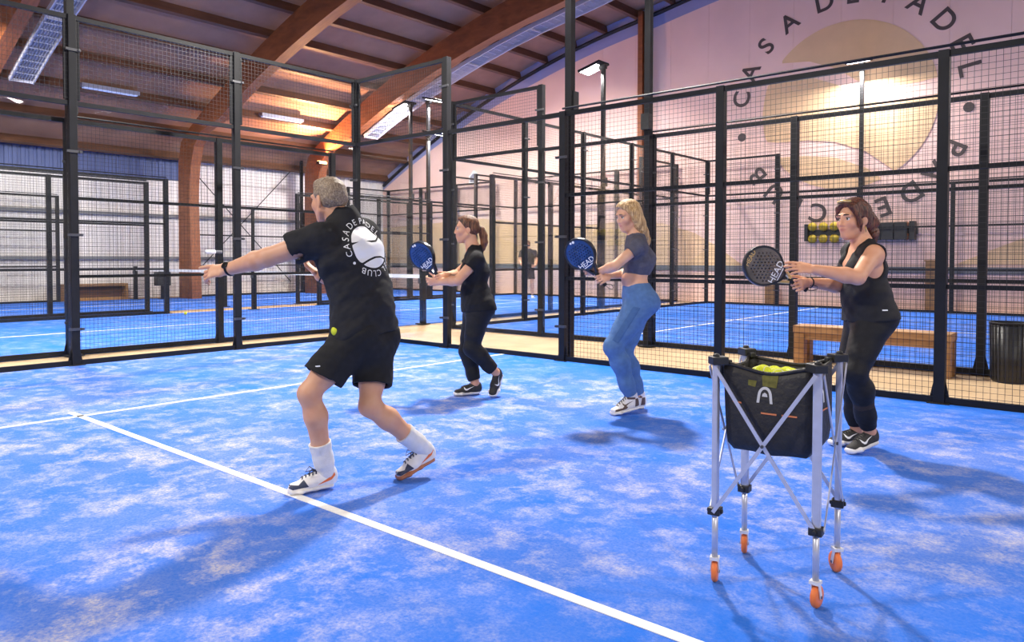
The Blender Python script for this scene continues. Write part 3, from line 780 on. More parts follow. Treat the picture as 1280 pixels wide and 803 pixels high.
# ------------------------------------------------------------------ the figure
def person(label, J, fem, skin, face, headup, feet, hands, S=1.0, hip=.165, waistw=.125, chestw=.15, bust=0., h=.0047, arm=1.0, legr=1.0, belly=0., glute=.052):
    J = {k: np.array(v) for k, v in J.items()}
    base = V(J['pelvis'][0], J['pelvis'][1], 0); e = tag(empty('person', base), label, 'person')
    O = base
    for k in J: J[k] = J[k]-O
    # shoes give the ankles
    for s_, (style, yd, pit, cols, logo) in feet.items():
        a = shoe(e, style, J[s_+'A'], yd, pit, cols, logo=logo, side=1)
        J[s_+'A'] = a
    hx = unit(J['LH']-J['RH']); sx = unit(J['LS']-J['RS']); pel, wst, chs, nk = J['pelvis'], J['waist'], J['chest'], J['neck']
    spine_up = unit(nk-pel); fwd = unit(np.cross(spine_up, -unit(hx+sx)))
    fwd = fwd if fwd @ face > 0 else -fwd
    mid = (J['LS']+J['RS'])/2
    hd, hb = (.115, .095) if fem else (.115, .105)
    G = {}
    def torso(i):
        return [loft(pel-UP*.05, pel+spine_up*.03, hx, (hip-.012+i, hd+i), (hip+i, hd+i)),
                loft(pel+spine_up*.03, wst, hx+sx*.3, (hip-.004+i, hd-.005+i), (waistw+i, hb-.008+belly+i)),
                loft(wst, chs, hx*.3+sx, (waistw+i, hb-.008+belly+i), (chestw+i, hb+.012+i)),
                loft(chs, mid-spine_up*.02, sx, (chestw+i, hb+.012+i), (.125+i, .075+i)),
                cone(mid+sx*.0-spine_up*.01, nk+spine_up*.015, .07+i, .052+i)]
    def shoulders(i):
        o = []
        for s_ in 'LR': o += [cone(nk-spine_up*.01, J[s_+'S'], .048+i, .050*arm+i), ball(J[s_+'S'], .053*arm+i)]
        return o
    ra = np.array([.050, .040, .041, .027])*arm*(1 if fem else 1.12)
    def arms(i, which='LR', t1=1., upper=True, lower=True):
        o = []
        for s_ in which:
            s, el, w_ = J[s_+'S'], J[s_+'E'], J[s_+'W']
            if upper: o += [cone(s, s+(el-s)*t1, ra[0]+i, ra[0]+(ra[1]-ra[0])*t1+i)]
            if lower: m_ = el+(w_-el)*.28; o += [cone(el, m_, ra[1]+i-.002, ra[2]+i), cone(m_, w_, ra[2]+i, ra[3]+i)]
        return o
    rl = np.array([.084, .054, .056, .037])*legr
    def legs(i, which='LR', upper=True, lower=True):
        o = []
        for s_ in which:
            hp, kn, an = J[s_+'H'], J[s_+'K'], J[s_+'A']
            if upper: o += [cone(hp, kn, rl[0]+i, rl[1]+i), cone(hp+(kn-hp)*.2, hp+(kn-hp)*.65, rl[0]*.96+i, rl[1]*1.2+i)]
            if lower:
                back = -fwd*.014; m_ = kn+(an-kn)*.30+back; o += [cone(kn, m_, rl[1]-.003+i, rl[2]+i), cone(m_, kn+(an-kn)*.75, rl[2]+i, rl[3]*1.15+i), cone(kn+(an-kn)*.7, an, rl[3]*1.15+i, rl[3]+i)]
        return o
    def glutes(i):
        o = []
        for s_ in 'LR':
            o.append(ball(J[s_+'H']-fwd*glute+UP*.01+hx*(.0), .078*(hip/.165)+i))
        return o
    def bosom(i):
        if not bust: return []
        return [ell(chs+fwd*(hb*.72)+sx*s_*.066-spine_up*.0, (sx, fwd, spine_up), (.062+i, bust+i, .062+i)) for s_ in (-1, 1)]
    G.update(torso=torso, shoulders=shoulders, arms=arms, legs=legs, glutes=glutes, bosom=bosom, J=J, hx=hx, sx=sx, fwd=fwd, up=spine_up, O=O, mid=mid, e=e, base=base)
    # head
    f = unit(face); u = ortho(headup, f); l = np.cross(u, f); c = J['head']; hs = S
    def H(a, b_, z): return c+(f*a+l*b_+u*z)*hs
    A3 = (f, l, u)
    hp = [ell(H(-.014, 0, .030), A3, np.array((.092, .073, .082))*hs), ell(H(.030, 0, -.028), A3, np.array((.060, .055, .084))*hs),
          cone(H(.064, -.008, -.093), H(.064, .008, -.093), .0225*hs, .0225*hs), ell(H(.066, 0, -.055), A3, np.array((.024, .034, .03))*hs)]
    for s_ in (-1, 1):
        hp += [cone(H(-.002, s_*.054, -.050), H(.050, s_*.016, -.094), .019*hs, .019*hs), ball(H(.058, s_*.034, -.022), .027*hs), ell(H(.074, s_*.028, .026), A3, np.array((.014, .028, .010))*hs)]
    neck = [cone(J['neck']-spine_up*.02, H(-.018, 0, -.05), .056 if fem else .066, .050 if fem else .060), cone(nk+spine_up*.0, H(-.02, 0, -.03), .05, .05)]
    fine = [cone(H(.087, 0, .018), H(.1015, 0, -.026), .0075*hs, .0098*hs), ball(H(.093, .011, -.030), .0078*hs), ball(H(.093, -.011, -.030), .0078*hs),
            ell(H(.086, 0, -.053), A3, np.array((.0095, .022, .0055))*hs), ell(H(.084, 0, -.065), A3, np.array((.011, .019, .0065))*hs)]
    ears = [ell(H(-.012, s_*.074, -.010), (unit(f-l*s_*.4), unit(l*s_+f*.4), u), np.array((.019, .008, .031))*hs) for s_ in (-1, 1)]
    hprims = []
    for s_, (d, n_, ix, curls, th, sc) in hands.items():
        hprims += hand_prims(J[s_+'W'], d, n_, ix, curls, th, sc)
    big = torso(-.002)+shoulders(0)+arms(0)+legs(0)+glutes(-.002)+bosom(-.002)+hp+neck
    B = SDF(big+hprims, h); B.add(torso(-.002), .05); B.add(glutes(-.002)+bosom(-.002), .04); B.add(shoulders(0), .04); B.add(arms(0), .022); B.add(legs(0), .03)
    B.add(neck, .03); B.add(hp, .022); B.sub([ball(H(.099, s_*.031, .006), .0165*hs) for s_ in (-1, 1)], .014); B.add(fine, .009); B.add(ears, .006); B.add(hprims, .007)
    G['base_col'] = B
    body = sdf_obj('body', B, skin, e)
    # tint lips and cheeks
    me = body.data; n = len(me.vertices); co = np.empty(n*3, np.float32); me.vertices.foreach_get('co', co); co = co.reshape(-1, 3)-c
    la, lb, lz = co @ f/hs, co @ l/hs, co @ u/hs
    lips = np.exp(-(((la-.09)/.016)**2+(lb/.021)**2+((lz+.057)/.011)**2)**2)
    cheek = .30*np.exp(-(((np.abs(lb)-.042)/.022)**2+((lz+.030)/.024)**2))*(la > .02)
    at_ = me.attributes.new('blush', 'FLOAT', 'POINT'); at_.data.foreach_set('value', np.clip(lips*.85+cheek, 0, 1).astype(np.float32))
    # eyes and brows
    for s_ in (-1, 1):
        R = Matrix((f, l, u)).transposed()
        ey = MB().lathe([(.013*hs*math.sin(a), -.013*hs*math.cos(a)) for a in np.linspace(.02, 3.12, 9)], H(.0735, s_*.031, .006), 14).obj('eye', 'eye_white', e, smooth=True)
        MB().lathe([(.0068*hs*math.sin(a), -.0068*hs*math.cos(a)) for a in np.linspace(.02, 3.12, 7)], H(.0815, s_*.0318, .0055), 12).obj('iris', 'iris', ey, smooth=True)
        MB().tube([H(.0865-.010*abs(t), s_*(.031+.016*t), .0135-.006*t*t) for t in np.linspace(-1, 1, 7)], [.0012, .002, .0026, .0028, .0026, .002, .0012], 6).obj('eyelashes', 'iris', ey, smooth=True)
        MB().tube([H(.094-.012*t*t-.006*t, s_*(.030+.020*t), .027+.006*(1-t*t)-.001*t) for t in np.linspace(-1, 1, 7)], [.002, .0034, .0036, .0034, .003, .0024, .0014], 6).obj('eyebrow', G.get('brow', 'brow') if skin != 'skin_b' else 'brow_light', e, smooth=True)
    MB().tube([H(.0945-.013*t*t, .023*t, -.0592-.0015*t*t) for t in np.linspace(-1, 1, 9)], [.0006, .0016, .0020, .0021, .0022, .0021, .0020, .0016, .0006], 6).obj('mouth_line', 'mouth', e, smooth=True)
    G.update(H=H, f=f, l=l, u=u, A3=A3, hs=hs, body=body)
    return G
def garment(G, name, prims, m, ks=.03, cuts=(), subs=(), warp=None, h=.0052, extra=None):
    s = SDF([p for p in prims], h)
    for p in prims: s.op(p, ks)
    if extra: 
        for p, k in extra: s.op(p, k)
    for c in cuts: s.cut(*c)
    for p, k in subs: s.op(p, k, True)
    if warp: s.warp(warp)
    return sdf_obj(name, s, m, G['e'])
def with_sleeves(G, name, prims, m, sleeves, ks=.05, cuts=(), subs=(), warp=None, h=.0052, kj=.025):
    allp = list(prims)+[p for sl in sleeves for p in sl[0]]
    s = SDF(allp, h)
    for p in prims: s.op(p, ks)
    for c in cuts: s.cut(*c)
    for pr, cut_, hol in sleeves:
        t = SDF(allp, h)
        for p in pr: t.op(p, .02)
        t.cut(*cut_)
        hh = np.maximum(kj-np.abs(s.f-t.f), 0)/kj; s.f = np.minimum(s.f, t.f)-hh*hh*kj/4
        if hol: s.op(hol, .003, True)
    for p, k in subs: s.op(p, k, True)
    if warp: s.warp(warp)
    return sdf_obj(name, s, m, G['e'])
def sleeve(G, s_, t1, r0, r1, hol=True):
    J = G['J']; S, E_ = J[s_+'S'], J[s_+'E']; d = E_-S
    return ([cone(S, S+d*t1*1.25, r0, r1)], (S+d*t1, d), cone(S+d*(t1-.12), S+d*(t1+.3), r1-.019, r1-.015) if hol else None)
def band(G, name, p, axis, r, wd, m, th=.004, n=18):
    a = unit(axis); x = ortho(V(.3, .5, .8), a); y = np.cross(a, x)
    return MB().tube([p+(x*math.cos(t)+y*math.sin(t))*r for t in np.linspace(0, 2*math.pi, n, endpoint=False)], wd, 8, closed=True).obj(name, m, G['e'], smooth=True)
def lay(G, target, nm, poly, Opt, ax, ay, m, off=.0015, parent=None):
    me = drape(poly, target, Opt, ax, ay, off, 4); me.materials.append(M[m]); return link(nm, me, parent or G['e'])
def glyph_polys(ch, size):
    me = text_mesh(ch, size, extr=0); return me
def lay_mesh(me, bvh, Opt, ax, ay, ang, off):
    """project a flat text mesh on a surface"""
    ax = Vector(ax).normalized(); ay = Vector(ay).normalized(); nz = ax.cross(ay); ca, sa = math.cos(ang), math.sin(ang)
    for v in me.vertices:
        x, y = v.co.x*ca-v.co.y*sa, v.co.x*sa+v.co.y*ca; p = Vector(Opt)+ax*x+ay*y; h = bvh.ray_cast(p+nz*.25, -nz)
        v.co = h[0]+nz*off if h[0] else p
    return me

# ------------------------------------------------------------------ rackets
def curve_mesh(splines, extr, bev):
    cu = bpy.data.curves.new('outline', 'CURVE'); cu.dimensions = '2D'; cu.fill_mode = 'BOTH'; cu.extrude = extr; cu.bevel_depth = bev; cu.bevel_resolution = 1
    for pts in splines:
        sp = cu.splines.new('POLY'); sp.points.add(len(pts)-1); sp.use_cyclic_u = True
        for q, p in zip(sp.points, pts): q.co = (p[0], p[1], 0, 1)
    o = bpy.data.objects.new('outline', cu); COL.objects.link(o)
    me = bpy.data.meshes.new_from_object(o.evaluated_get(bpy.context.evaluated_depsgraph_get())); bpy.data.objects.remove(o); bpy.data.curves.remove(cu); return me
def racket_outline(k=1.0, n=64):
    pts = []
    for i in range(n):
        a = 2*math.pi*i/n; c, s = math.cos(a), math.sin(a); y = .315+.135*s; wx = .128
        if s < 0: wx = .128*(1-.42*(-s)**2.2); y = .315+.145*s
        pts.append((wx*c*k, .315+(y-.315)*k))
    return pts
M['racket_blue'] = mat('racket_blue', (.012, .045, .17), .25, var=.5, scale=9)
M['racket_rim'] = mat('racket_rim', (.012, .014, .022), .3)
M['racket_dark'] = mat('racket_bronze', (.105, .088, .082), .35, var=.35, scale=12)
M['grip'] = mat('grip_tape', (.015, .015, .016), .8, bump=.6, bscale=120)
def racket(hand_pt, axis, normal, label, facem, rimm, textm, grip=.06, gold=False):
    y = unit(axis); z = ortho(normal, y); x = np.cross(y, z)
    m = Matrix((x, y, z)).transposed().to_4x4(); m.translation = Vector(hand_pt)-Vector(y)*grip
    e = tag(empty('padel_racket'), label, 'racket', 'padel rackets in the players hands'); e.matrix_basis = m
    holes = []
    for i in range(-4, 5):
        for j in range(-4, 4):
            hx, hy = i*.0225+(.011 if j % 2 else 0), .325+j*.0205
            if (hx/.098)**2+((hy-.322)/.10)**2 < 1 and hy > .25: holes.append([(hx+0.006*math.cos(a), hy+0.006*math.sin(a)) for a in np.linspace(0, 2*math.pi, 8, endpoint=False)])
    link('face', curve_mesh([racket_outline(.94)]+holes, .0165, 0), e).data.materials.append(M[facem])
    link('rim', curve_mesh([racket_outline(1.), racket_outline(.93)], .0175, .0025), e).data.materials.append(M[rimm])
    th = MB()
    for s in (-1, 1): th.bar((s*.014, .125, 0), (s*.045, .195, 0), .020, .030)
    th.bar((-.04, .185, 0), (.04, .185, 0), .016, .03)
    th.obj('throat', 'gold' if gold else rimm, e, bevel=.004)
    MB().lathe([(.0165, -.002), (.018, 0), (.0165, .012), (.0155, .06), (.016, .13), (.013, .137)], (0, 0, 0), 10, Matrix.Rotation(-math.pi/2, 3, 'X')).obj('handle', 'grip', e, smooth=True)
    MB().tube([(0, 0, 0), (.01, -.03, .01), (.03, -.055, .015), (.05, -.05, .01), (.045, -.02, 0), (.02, .0, 0)], .0028, 6).obj('wrist_cord', 'strap', e, smooth=True)
    # lettering near the throat and at the tip
    for s in (1,):
        t = text_mesh('HEAD', .060, 'lettering', .0006); t.materials.append(M['white']); link('lettering', t, e, mtx=Matrix.Translation((0, .232, s*.0178)))
        MB().box((0, .203, .0178), (.10, .006, .001)).obj('print_stripe', 'white', e)
    if gold:
        t = text_mesh('HEAD', .042, 'lettering', .0006); t.materials.append(M['gold']); link('tip_lettering', t, e, mtx=Matrix.Translation((0, .422, .0178)))
    else:
        MB().lathe([(.011, 0), (.011, .001)], (.02, .425, .0172), 14).obj('tip_mark', 'white', e); MB().lathe([(.009, 0), (.009, .001)], (-.004, .43, .0172), 14).obj('tip_mark', 'white', e)
    return e

# ================================================================== the coach in black
J_MAN = dict(head=(5.921, -4.734, 1.553), neck=(5.986, -4.682, 1.422), LS=(6.024, -4.864, 1.33), RS=(5.937, -4.502, 1.371), LE=(5.788, -5.029, 1.238), LW=(5.528, -5.109, 1.173), LF=(5.405, -5.15, 1.154), RE=(5.748, -4.45, 1.05), RW=(5.637, -4.596, 1.131), RF=(5.579, -4.644, 1.173), chest=(6.016, -4.663, 1.247), waist=(6.076, -4.619, 1.007), pelvis=(6.083, -4.619, 0.82), LH=(6.102, -4.709, 0.802), RH=(6.059, -4.523, 0.784), LK=(6.028, -4.94, 0.533), RK=(6.165, -4.654, 0.441), LA=(6.017, -4.831, 0.097), RA=(6.241, -4.336, 0.126))
J_W1 = dict(head=(4.671, -2.369, 1.497), neck=(4.723, -2.33, 1.31), LS=(4.844, -2.427, 1.217), RS=(4.621, -2.223, 1.223), LE=(4.781, -2.592, 1.043), LW=(4.56, -2.611, 1.025), LF=(4.469, -2.622, 1.037), RE=(4.465, -2.295, 1.082), RW=(4.609, -2.532, 1.093), RF=(4.443, -2.578, 1.079), chest=(4.737, -2.324, 1.116), waist=(4.73, -2.337, 0.936), pelvis=(4.759, -2.316, 0.799), LH=(4.826, -2.365, 0.776), RH=(4.694, -2.268, 0.764), LK=(4.805, -2.447, 0.439), RK=(4.655, -2.353, 0.396), LA=(4.936, -2.264, 0.168), RA=(4.735, -2.321, 0.088))
J_W2 = dict(head=(6.157, -2.041, 1.579), neck=(6.209, -2.003, 1.399), LS=(6.302, -2.122, 1.333), RS=(6.116, -1.886, 1.351), LE=(6.19, -2.29, 1.176), LW=(6.013, -2.258, 1.13), LF=(5.93, -2.25, 1.136), RE=(6.069, -1.869, 1.12), RW=(6.088, -2.197, 1.097), RF=(5.948, -2.184, 1.083), chest=(6.236, -1.985, 1.226), waist=(6.2, -2.021, 1.066), pelvis=(6.232, -1.999, 0.905), LH=(6.284, -2.061, 0.872), RH=(6.186, -1.935, 0.862), LK=(6.159, -2.258, 0.543), RK=(6.12, -2.044, 0.469), LA=(6.237, -2.098, 0.178), RA=(6.188, -1.905, 0.132))
J_W3 = dict(head=(7.876, -2.099, 1.487), neck=(7.93, -2.059, 1.322), LS=(8.022, -2.192, 1.259), RS=(7.835, -1.944, 1.277), LE=(7.994, -2.405, 1.123), LW=(7.781, -2.533, 1.17), LF=(7.7, -2.549, 1.189), RE=(7.807, -2.014, 1.054), RW=(7.674, -2.301, 1.082), RF=(7.65, -2.373, 1.065), chest=(7.936, -2.058, 1.177), waist=(7.943, -2.058, 1.007), pelvis=(7.965, -2.044, 0.858), LH=(8.01, -2.124, 0.839), RH=(7.916, -1.968, 0.824), LK=(7.951, -2.291, 0.528), RK=(7.849, -2.049, 0.515), LA=(7.993, -2.097, 0.109), RA=(7.878, -1.959, 0.119))
def coach():
    lh = dict(d=None)
    G = person('man in black shirt and shorts pointing with a straight arm, seen from behind', J_MAN, False, 'skin_man', rtz(-.78, .60, -.06), rtz(-.22, .08, 1),
        dict(L=('court', rtz(-.86, -.45, 0), 2, ('shoe_white', 'shoe_white', 'shoe_navy', 'shoe_navy', 'shoe_orange'), None), R=('court', rtz(-.80, -.45, 0), 21, ('shoe_white', 'gum', 'shoe_navy', 'shoe_navy', 'shoe_orange'), None)),
        dict(L=(rtz(-1, .2, -.12), rtz(0, .75, -.65), rtz(0, .65, .75), (6, 38, 46, 46), (.8, .35, .5), 1.24), R=(rtz(-.7, 0, .6), rtz(.3, -.3, .8), rtz(-.2, .9, .2), (40, 45, 50, 55), (.5, .6, .5), 1.15)),
        S=1.05, hip=.165, waistw=.158, chestw=.178, arm=1.1, legr=1.02)
    J, up, fwd, sx, hx, nk, pel = G['J'], G['up'], G['fwd'], G['sx'], G['hx'], G['J']['neck'], G['J']['pelvis']
    e = G['e']
    tee = with_sleeves(G, 'black_tee', G['torso'](.020)+G['shoulders'](.016)+[cone(nk-up*.02, nk+up*.055, .080, .071), loft(pel-up*.06, pel+up*.10, hx, (.205, .155), (.185, .142)), loft(J['waist']-up*.02, J['chest'], sx, (.178, .136), (.20, .145))], 'tee_black',
        [sleeve(G, 'L', .50, .082, .090), sleeve(G, 'R', .55, .082, .085)], cuts=[(pel-up*.015, -up)], subs=[(cone(nk+up*.058-fwd*.0, nk+up*.25, .060, .085), .006), (cone(nk+up*.03+fwd*.03, nk+up*.25+fwd*.05, .066, .10), .006)],
        warp=lambda P: folds(34, .0030, [unit(up+.6*sx), unit(up*.7-.8*sx+.4*fwd), unit(up*1.3+fwd*.7)], 3)(P)+folds(70, .0012, [unit(up+.3*sx)], 5)(P))
    J_ = J
    sh = []
    for s_, t1 in (('L', .70), ('R', .70)):
        hp, kn = J[s_+'H'], J[s_+'K']; d = kn-hp
        sh.append(([cone(hp, hp+d*t1*1.25, .104, .110), ], (hp+d*t1, unit(d)*.9+UP*-.25), cone(hp+d*(t1-.10), hp+d*(t1+.3), .088, .094)))
    with_sleeves(G, 'black_shorts', [loft(pel-UP*.045, pel+up*.08, hx, (.185, .142), (.172, .132))]+G['glutes'](.014), 'shorts_black', sh, cuts=[(pel+up*.09, up)], kj=.05,
        warp=folds(38, .0032, [unit(UP+.7*sx), unit(UP*.5-sx+.4*fwd)], 11))
    for s_ in 'LR':
        a, k_ = J[s_+'A'], J[s_+'K']; d = unit(k_-a)
        garment(G, 'white_sock', [cone(a-d*.02, a+d*.055, .047, .048), cone(a+d*.05, a+d*.22, .048, .068)], 'sock', cuts=[(a+d*.155, d)], h=.004, warp=folds(150, .0008, [d], 2))
    # short grey hair
    H, A3, hs = G['H'], G['A3'], G['hs']
    s = SDF([ell(H(-.020, 0, .032), A3, np.array((.115, .094, .110))*hs)], .0035)
    s.add([ell(H(-.015, 0, .033), A3, np.array((.0955, .0765, .0855))*hs), ell(H(-.038, 0, -.002), A3, np.array((.068, .0745, .062))*hs), ell(H(.03, 0, .085), A3, np.array((.046, .056, .030))*hs)], .018)
    s.cut(H(.062, 0, .035), G['f']*.9-G['u']*.45); s.cut(H(-.06, 0, -.045), -G['u']-G['f']*.15)
    s.sub([ell(H(.002, q*.08, -.02), A3, np.array((.030, .03, .046))*hs) for q in (-1, 1)]+[ell(H(.062, 0, -.030), A3, np.array((.075, .1, .075))*hs)], .005)
    s.warp(folds(150, .0009, [unit(G['f']+G['u']), unit(G['l']-G['u']), unit(G['l']+G['f'])], 8)); s.warp(folds(420, .0010, [unit(G['f']-G['u']*.4), unit(G['l']-G['u']*.6)], 9))
    sdf_obj('short_hair', s, 'hair_grey', e)
    # watch, wristband
    w_, d = J['LW'], unit(J['LW']-J['LE']); p = w_-d*.012
    wb = band(G, 'watch', p, d, .033, .0085, 'watch'); n = unit(rtz(-.1, -.8, .6)); n = ortho(n, d)
    MB().lathe([(.021, 0), (.021, .007), (.017, .009)], p+n*.034, 18, Matrix((ortho(UP, n), np.cross(n, ortho(UP, n)), n)).transposed()).obj('watch_face', 'watch', wb, smooth=False)
    band(G, 'wristband', J['RW']-unit(J['RW']-J['RE'])*.01, J['RW']-J['RE'], .032, .006, 'strap')
    # collar
    # big round print on the back
    bv = bvh_of(tee); nrm = unit(rtz(.62, -.78, .10)); ay = ortho(up, nrm); ax = np.cross(ay, nrm); ay, ax = ay*.93-ax*.36, ax*.93+ay*.36
    Oc = J['chest']+unit(rtz(.62, -.78, .05))*.13+up*.015+ax*.06
    Rb = .118
    def disc(f_lo, f_hi, nm):
        xs_ = np.linspace(-.998, .998, 40); lo_, hi_ = [], []
        for x in xs_:
            c = math.sqrt(1-x*x); a = max(f_lo(x), -c); b_ = min(f_hi(x), c)
            if b_ > a+.01: lo_.append((x*Rb, a*Rb)); hi_.append((x*Rb, b_*Rb))
        if len(lo_) > 2: lay(G, bv, nm, lo_+hi_[::-1], Oc, ax, ay, 'white', .002, tee)
    disc(lambda x: interp(s1, x)+.045, lambda x: 2, 'print_ball_top'); disc(lambda x: interp(s2, x)+.045, lambda x: interp(s1, x)-.045, 'print_ball_middle'); disc(lambda x: -2, lambda x: interp(s2, x)-.045, 'print_ball_bottom')
    for ch, deg in ring:
        a = math.radians(deg); me = text_mesh(ch, .048, extr=0); me.materials.append(M['white'])
        P0 = Vector(Oc)+Vector(ax)*(.146*math.sin(a))+Vector(ay)*(.146*math.cos(a)); lay_mesh(me, bv, P0, ax, ay, -a, .0025); link('print_letter', me, tee)
    a = math.radians(-101); lay(G, bv, 'print_dot', [(.008*math.cos(t), .008*math.sin(t)) for t in np.linspace(0, 6.28, 12, endpoint=False)], Vector(Oc)+Vector(ax)*(.146*math.sin(a))+Vector(ay)*(.146*math.cos(a)), ax, ay, 'white', .0025, tee)
    # pocket with a ball peeping out
    hip_pt = J['LH']+rtz(-.068, -.07, .045)
    bo = tag(empty('tennis_ball', Vector(G['O'])+Vector(hip_pt)+Vector(rtz(-.004, -.004, .006))), 'yellow ball peeping out of the mans shorts pocket', 'ball')
    MB().lathe([(.030*math.sin(t), -.030*math.cos(t)) for t in np.linspace(.02, 3.12, 12)], (0, 0, 0), 18).obj('felt', 'rubber_yellow', bo, smooth=True)
    pk = SDF([ball(hip_pt, .07)], .004); pk.add([cone(hip_pt-UP*.03+rtz(.02, .01, 0), hip_pt+UP*.012, .036, .033), cone(hip_pt+rtz(.03, .02, -.09), hip_pt-UP*.02, .05, .035), cone(hip_pt+rtz(-.008, .02, 0), hip_pt+rtz(-.012, .02, .034), .02, .012)], .03); pk.cut(hip_pt+UP*.004, unit(rtz(-.35, -.75, .55))); pk.sub([ball(hip_pt+rtz(-.004, -.004, .006), .0315)], .003)
    sdf_obj('pocket', pk, 'shorts_black', e)
    tgm = MB().box((0, 0, 0), (.05, .002, .012)); kn = J['LK']; hp_ = J['LH']; q = hp_+(kn-hp_)*.56+rtz(-.03, -.1075, .03)
    tgm.obj('hem_logo', 'white', e).matrix_basis = Matrix.Translation(q) @ Matrix((unit(rtz(1, -.3, .15)), ortho(rtz(.2, 1, 0), unit(rtz(1, -.3, .15))), np.cross(unit(rtz(1, -.3, .15)), ortho(rtz(.2, 1, 0), unit(rtz(1, -.3, .15)))))).transposed().to_4x4() @ Matrix.Scale(.55, 4)
    return G
GM = coach()

# ================================================================== the three women
def chain(pts, rs): return [cone(pts[i], pts[i+1], rs[i], rs[i+1]) for i in range(len(pts)-1)]
def strands(freq, amp, ax1, ax2, seed):
    rg = np.random.RandomState(seed); ph = rg.rand(6)*6.28
    def fn(P):
        a = P @ ax1; b_ = P @ ax2; z = P[:, 2]
        return amp*(np.sin(a*freq+6*np.sin(z*22+ph[0])+ph[1])+np.sin(b_*freq*1.3+5*np.sin(z*27+ph[2])+ph[3])+.5*np.sin((a+b_)*freq*2.1+ph[4]))
    return fn
def leggings(G, m, top=.11, infl=.006, hem=.03, cutn=None):
    J, up, hx, pel = G['J'], G['up'], G['hx'], G['J']['pelvis']
    cuts = [(pel+up*top, cutn if cutn is not None else up)]
    for s_ in 'LR':
        a, k_ = J[s_+'A'], J[s_+'K']; d = unit(k_-a); cuts.append((a+d*hem, -d, .11))
    return garment(G, 'leggings', G['torso'](infl)[:2]+G['glutes'](infl)+G['legs'](infl), m, ks=.048, cuts=cuts, warp=folds(60, .0010, [unit(up+.5*hx), UP], 4))

def woman_ponytail():
    G = person('woman in black tee and leggings with brown ponytail holding a blue racket', J_W1, True, 'skin_a', rtz(-.97, -.12, -.04), rtz(-.06, 0, 1),
        dict(R=('runner', rtz(-.93, -.35, 0), 0, ('shoe_black', 'shoe_white', 'shoe_black'), 'white'), L=('runner', rtz(-.42, -.9, 0), 48, ('shoe_black', 'shoe_white', 'shoe_black'), 'white')),
        dict(L=(rtz(-.95, .3, .05), rtz(.1, .9, .3), rtz(0, -.3, .95), (40, 45, 50, 55), (.6, .5, .5), 1.), R=(rtz(-.75, -.60, -.3), rtz(-.45, .6, -.6), rtz(-.62, .05, .78), (62, 64, 66, 66), (.4, .6, .6), 1.)),
        S=1.01, hip=.168, waistw=.135, chestw=.148, bust=.050, arm=1.02, legr=1.08, glute=.062)
    J, up, fwd, sx, hx, nk, pel, e = G['J'], G['up'], G['fwd'], G['sx'], G['hx'], G['J']['neck'], G['J']['pelvis'], G['e']
    leggings(G, 'leg_black', .06)
    with_sleeves(G, 'black_tee', G['torso'](.012)+G['shoulders'](.012)+G['bosom'](.010)+[loft(pel-up*.05, pel+up*.12, hx, (.195, .145), (.162, .122))]+G['glutes'](.012), 'top_black', [sleeve(G, 'L', .40, .064, .072), sleeve(G, 'R', .40, .064, .072)],
        cuts=[(pel-up*.035, -up)], subs=[(cone(nk+up*.03, nk+up*.25, .064, .09), .006), (cone(nk+up*.015+fwd*.05, nk+up*.25+fwd*.1, .062, .10), .01)],
        warp=folds(36, .0026, [unit(up+.6*sx), unit(up*.7-.8*sx+.5*fwd)], 21))
    H, A3, hs, f, l, u = (G[k] for k in ('H', 'A3', 'hs', 'f', 'l', 'u'))
    pony = [H(-.105, 0, .005), H(-.135, 0, -.01), H(-.150, -.004, -.06), H(-.155, .0, -.12), H(-.140, .0, -.175), H(-.125, 0, -.215)]
    s = SDF([ell(H(-.02, 0, .03), A3, np.array((.13, .11, .13))*hs)]+chain(pony, [.05]*6), .0042)
    s.add([ell(H(-.018, 0, .040), A3, np.array((.102, .083, .089))*hs), ell(H(-.045, 0, .0), A3, np.array((.068, .079, .062))*hs), ell(H(.02, 0, .085), A3, np.array((.066, .060, .036))*hs)], .02)
    s.cut(H(.040, 0, .048), f*.82-u*.57); s.sub([ell(H(.0, .09, -.02), A3, np.array((.026, .034, .038))*hs), ell(H(.0, -.09, -.02), A3, np.array((.026, .034, .038))*hs)], .006)
    s.cut(H(-.05, 0, -.062), -u)
    s.add(chain(pony, np.array([.026, .030, .036, .032, .022, .006])*hs), .012)
    s.add(chain([H(-.12, -.03, -.02), H(-.165, -.03, -.07), H(-.172, -.02, -.13), H(-.15, -.01, -.19)], [.012, .016, .013, .004]), .01)
    s.warp(strands(260, .0007, f, l, 3)); sdf_obj('hair', s, 'hair_brown', e)
    for q in (-1, 1): MB().lathe([(.006*math.sin(t), -.006*math.cos(t)) for t in np.linspace(.02, 3.12, 6)], H(-.004, q*.082, -.048), 8).obj('earring', 'gold', e, smooth=True)
    d, n_, ix = unit(rtz(-.75, -.60, -.3)), rtz(-.45, .6, -.6), rtz(-.62, .05, .78); ix = ortho(ix, d); n_ = ortho(ortho(n_, d), ix)
    hp = G['O']+J['RW']+d*.085+n_*.020
    racket(hp, rtz(-.62, .05, .78), rtz(-.46, -.83, -.31), 'blue padel racket held by the woman with brown ponytail', 'racket_blue', 'racket_rim', 'white')
    return G
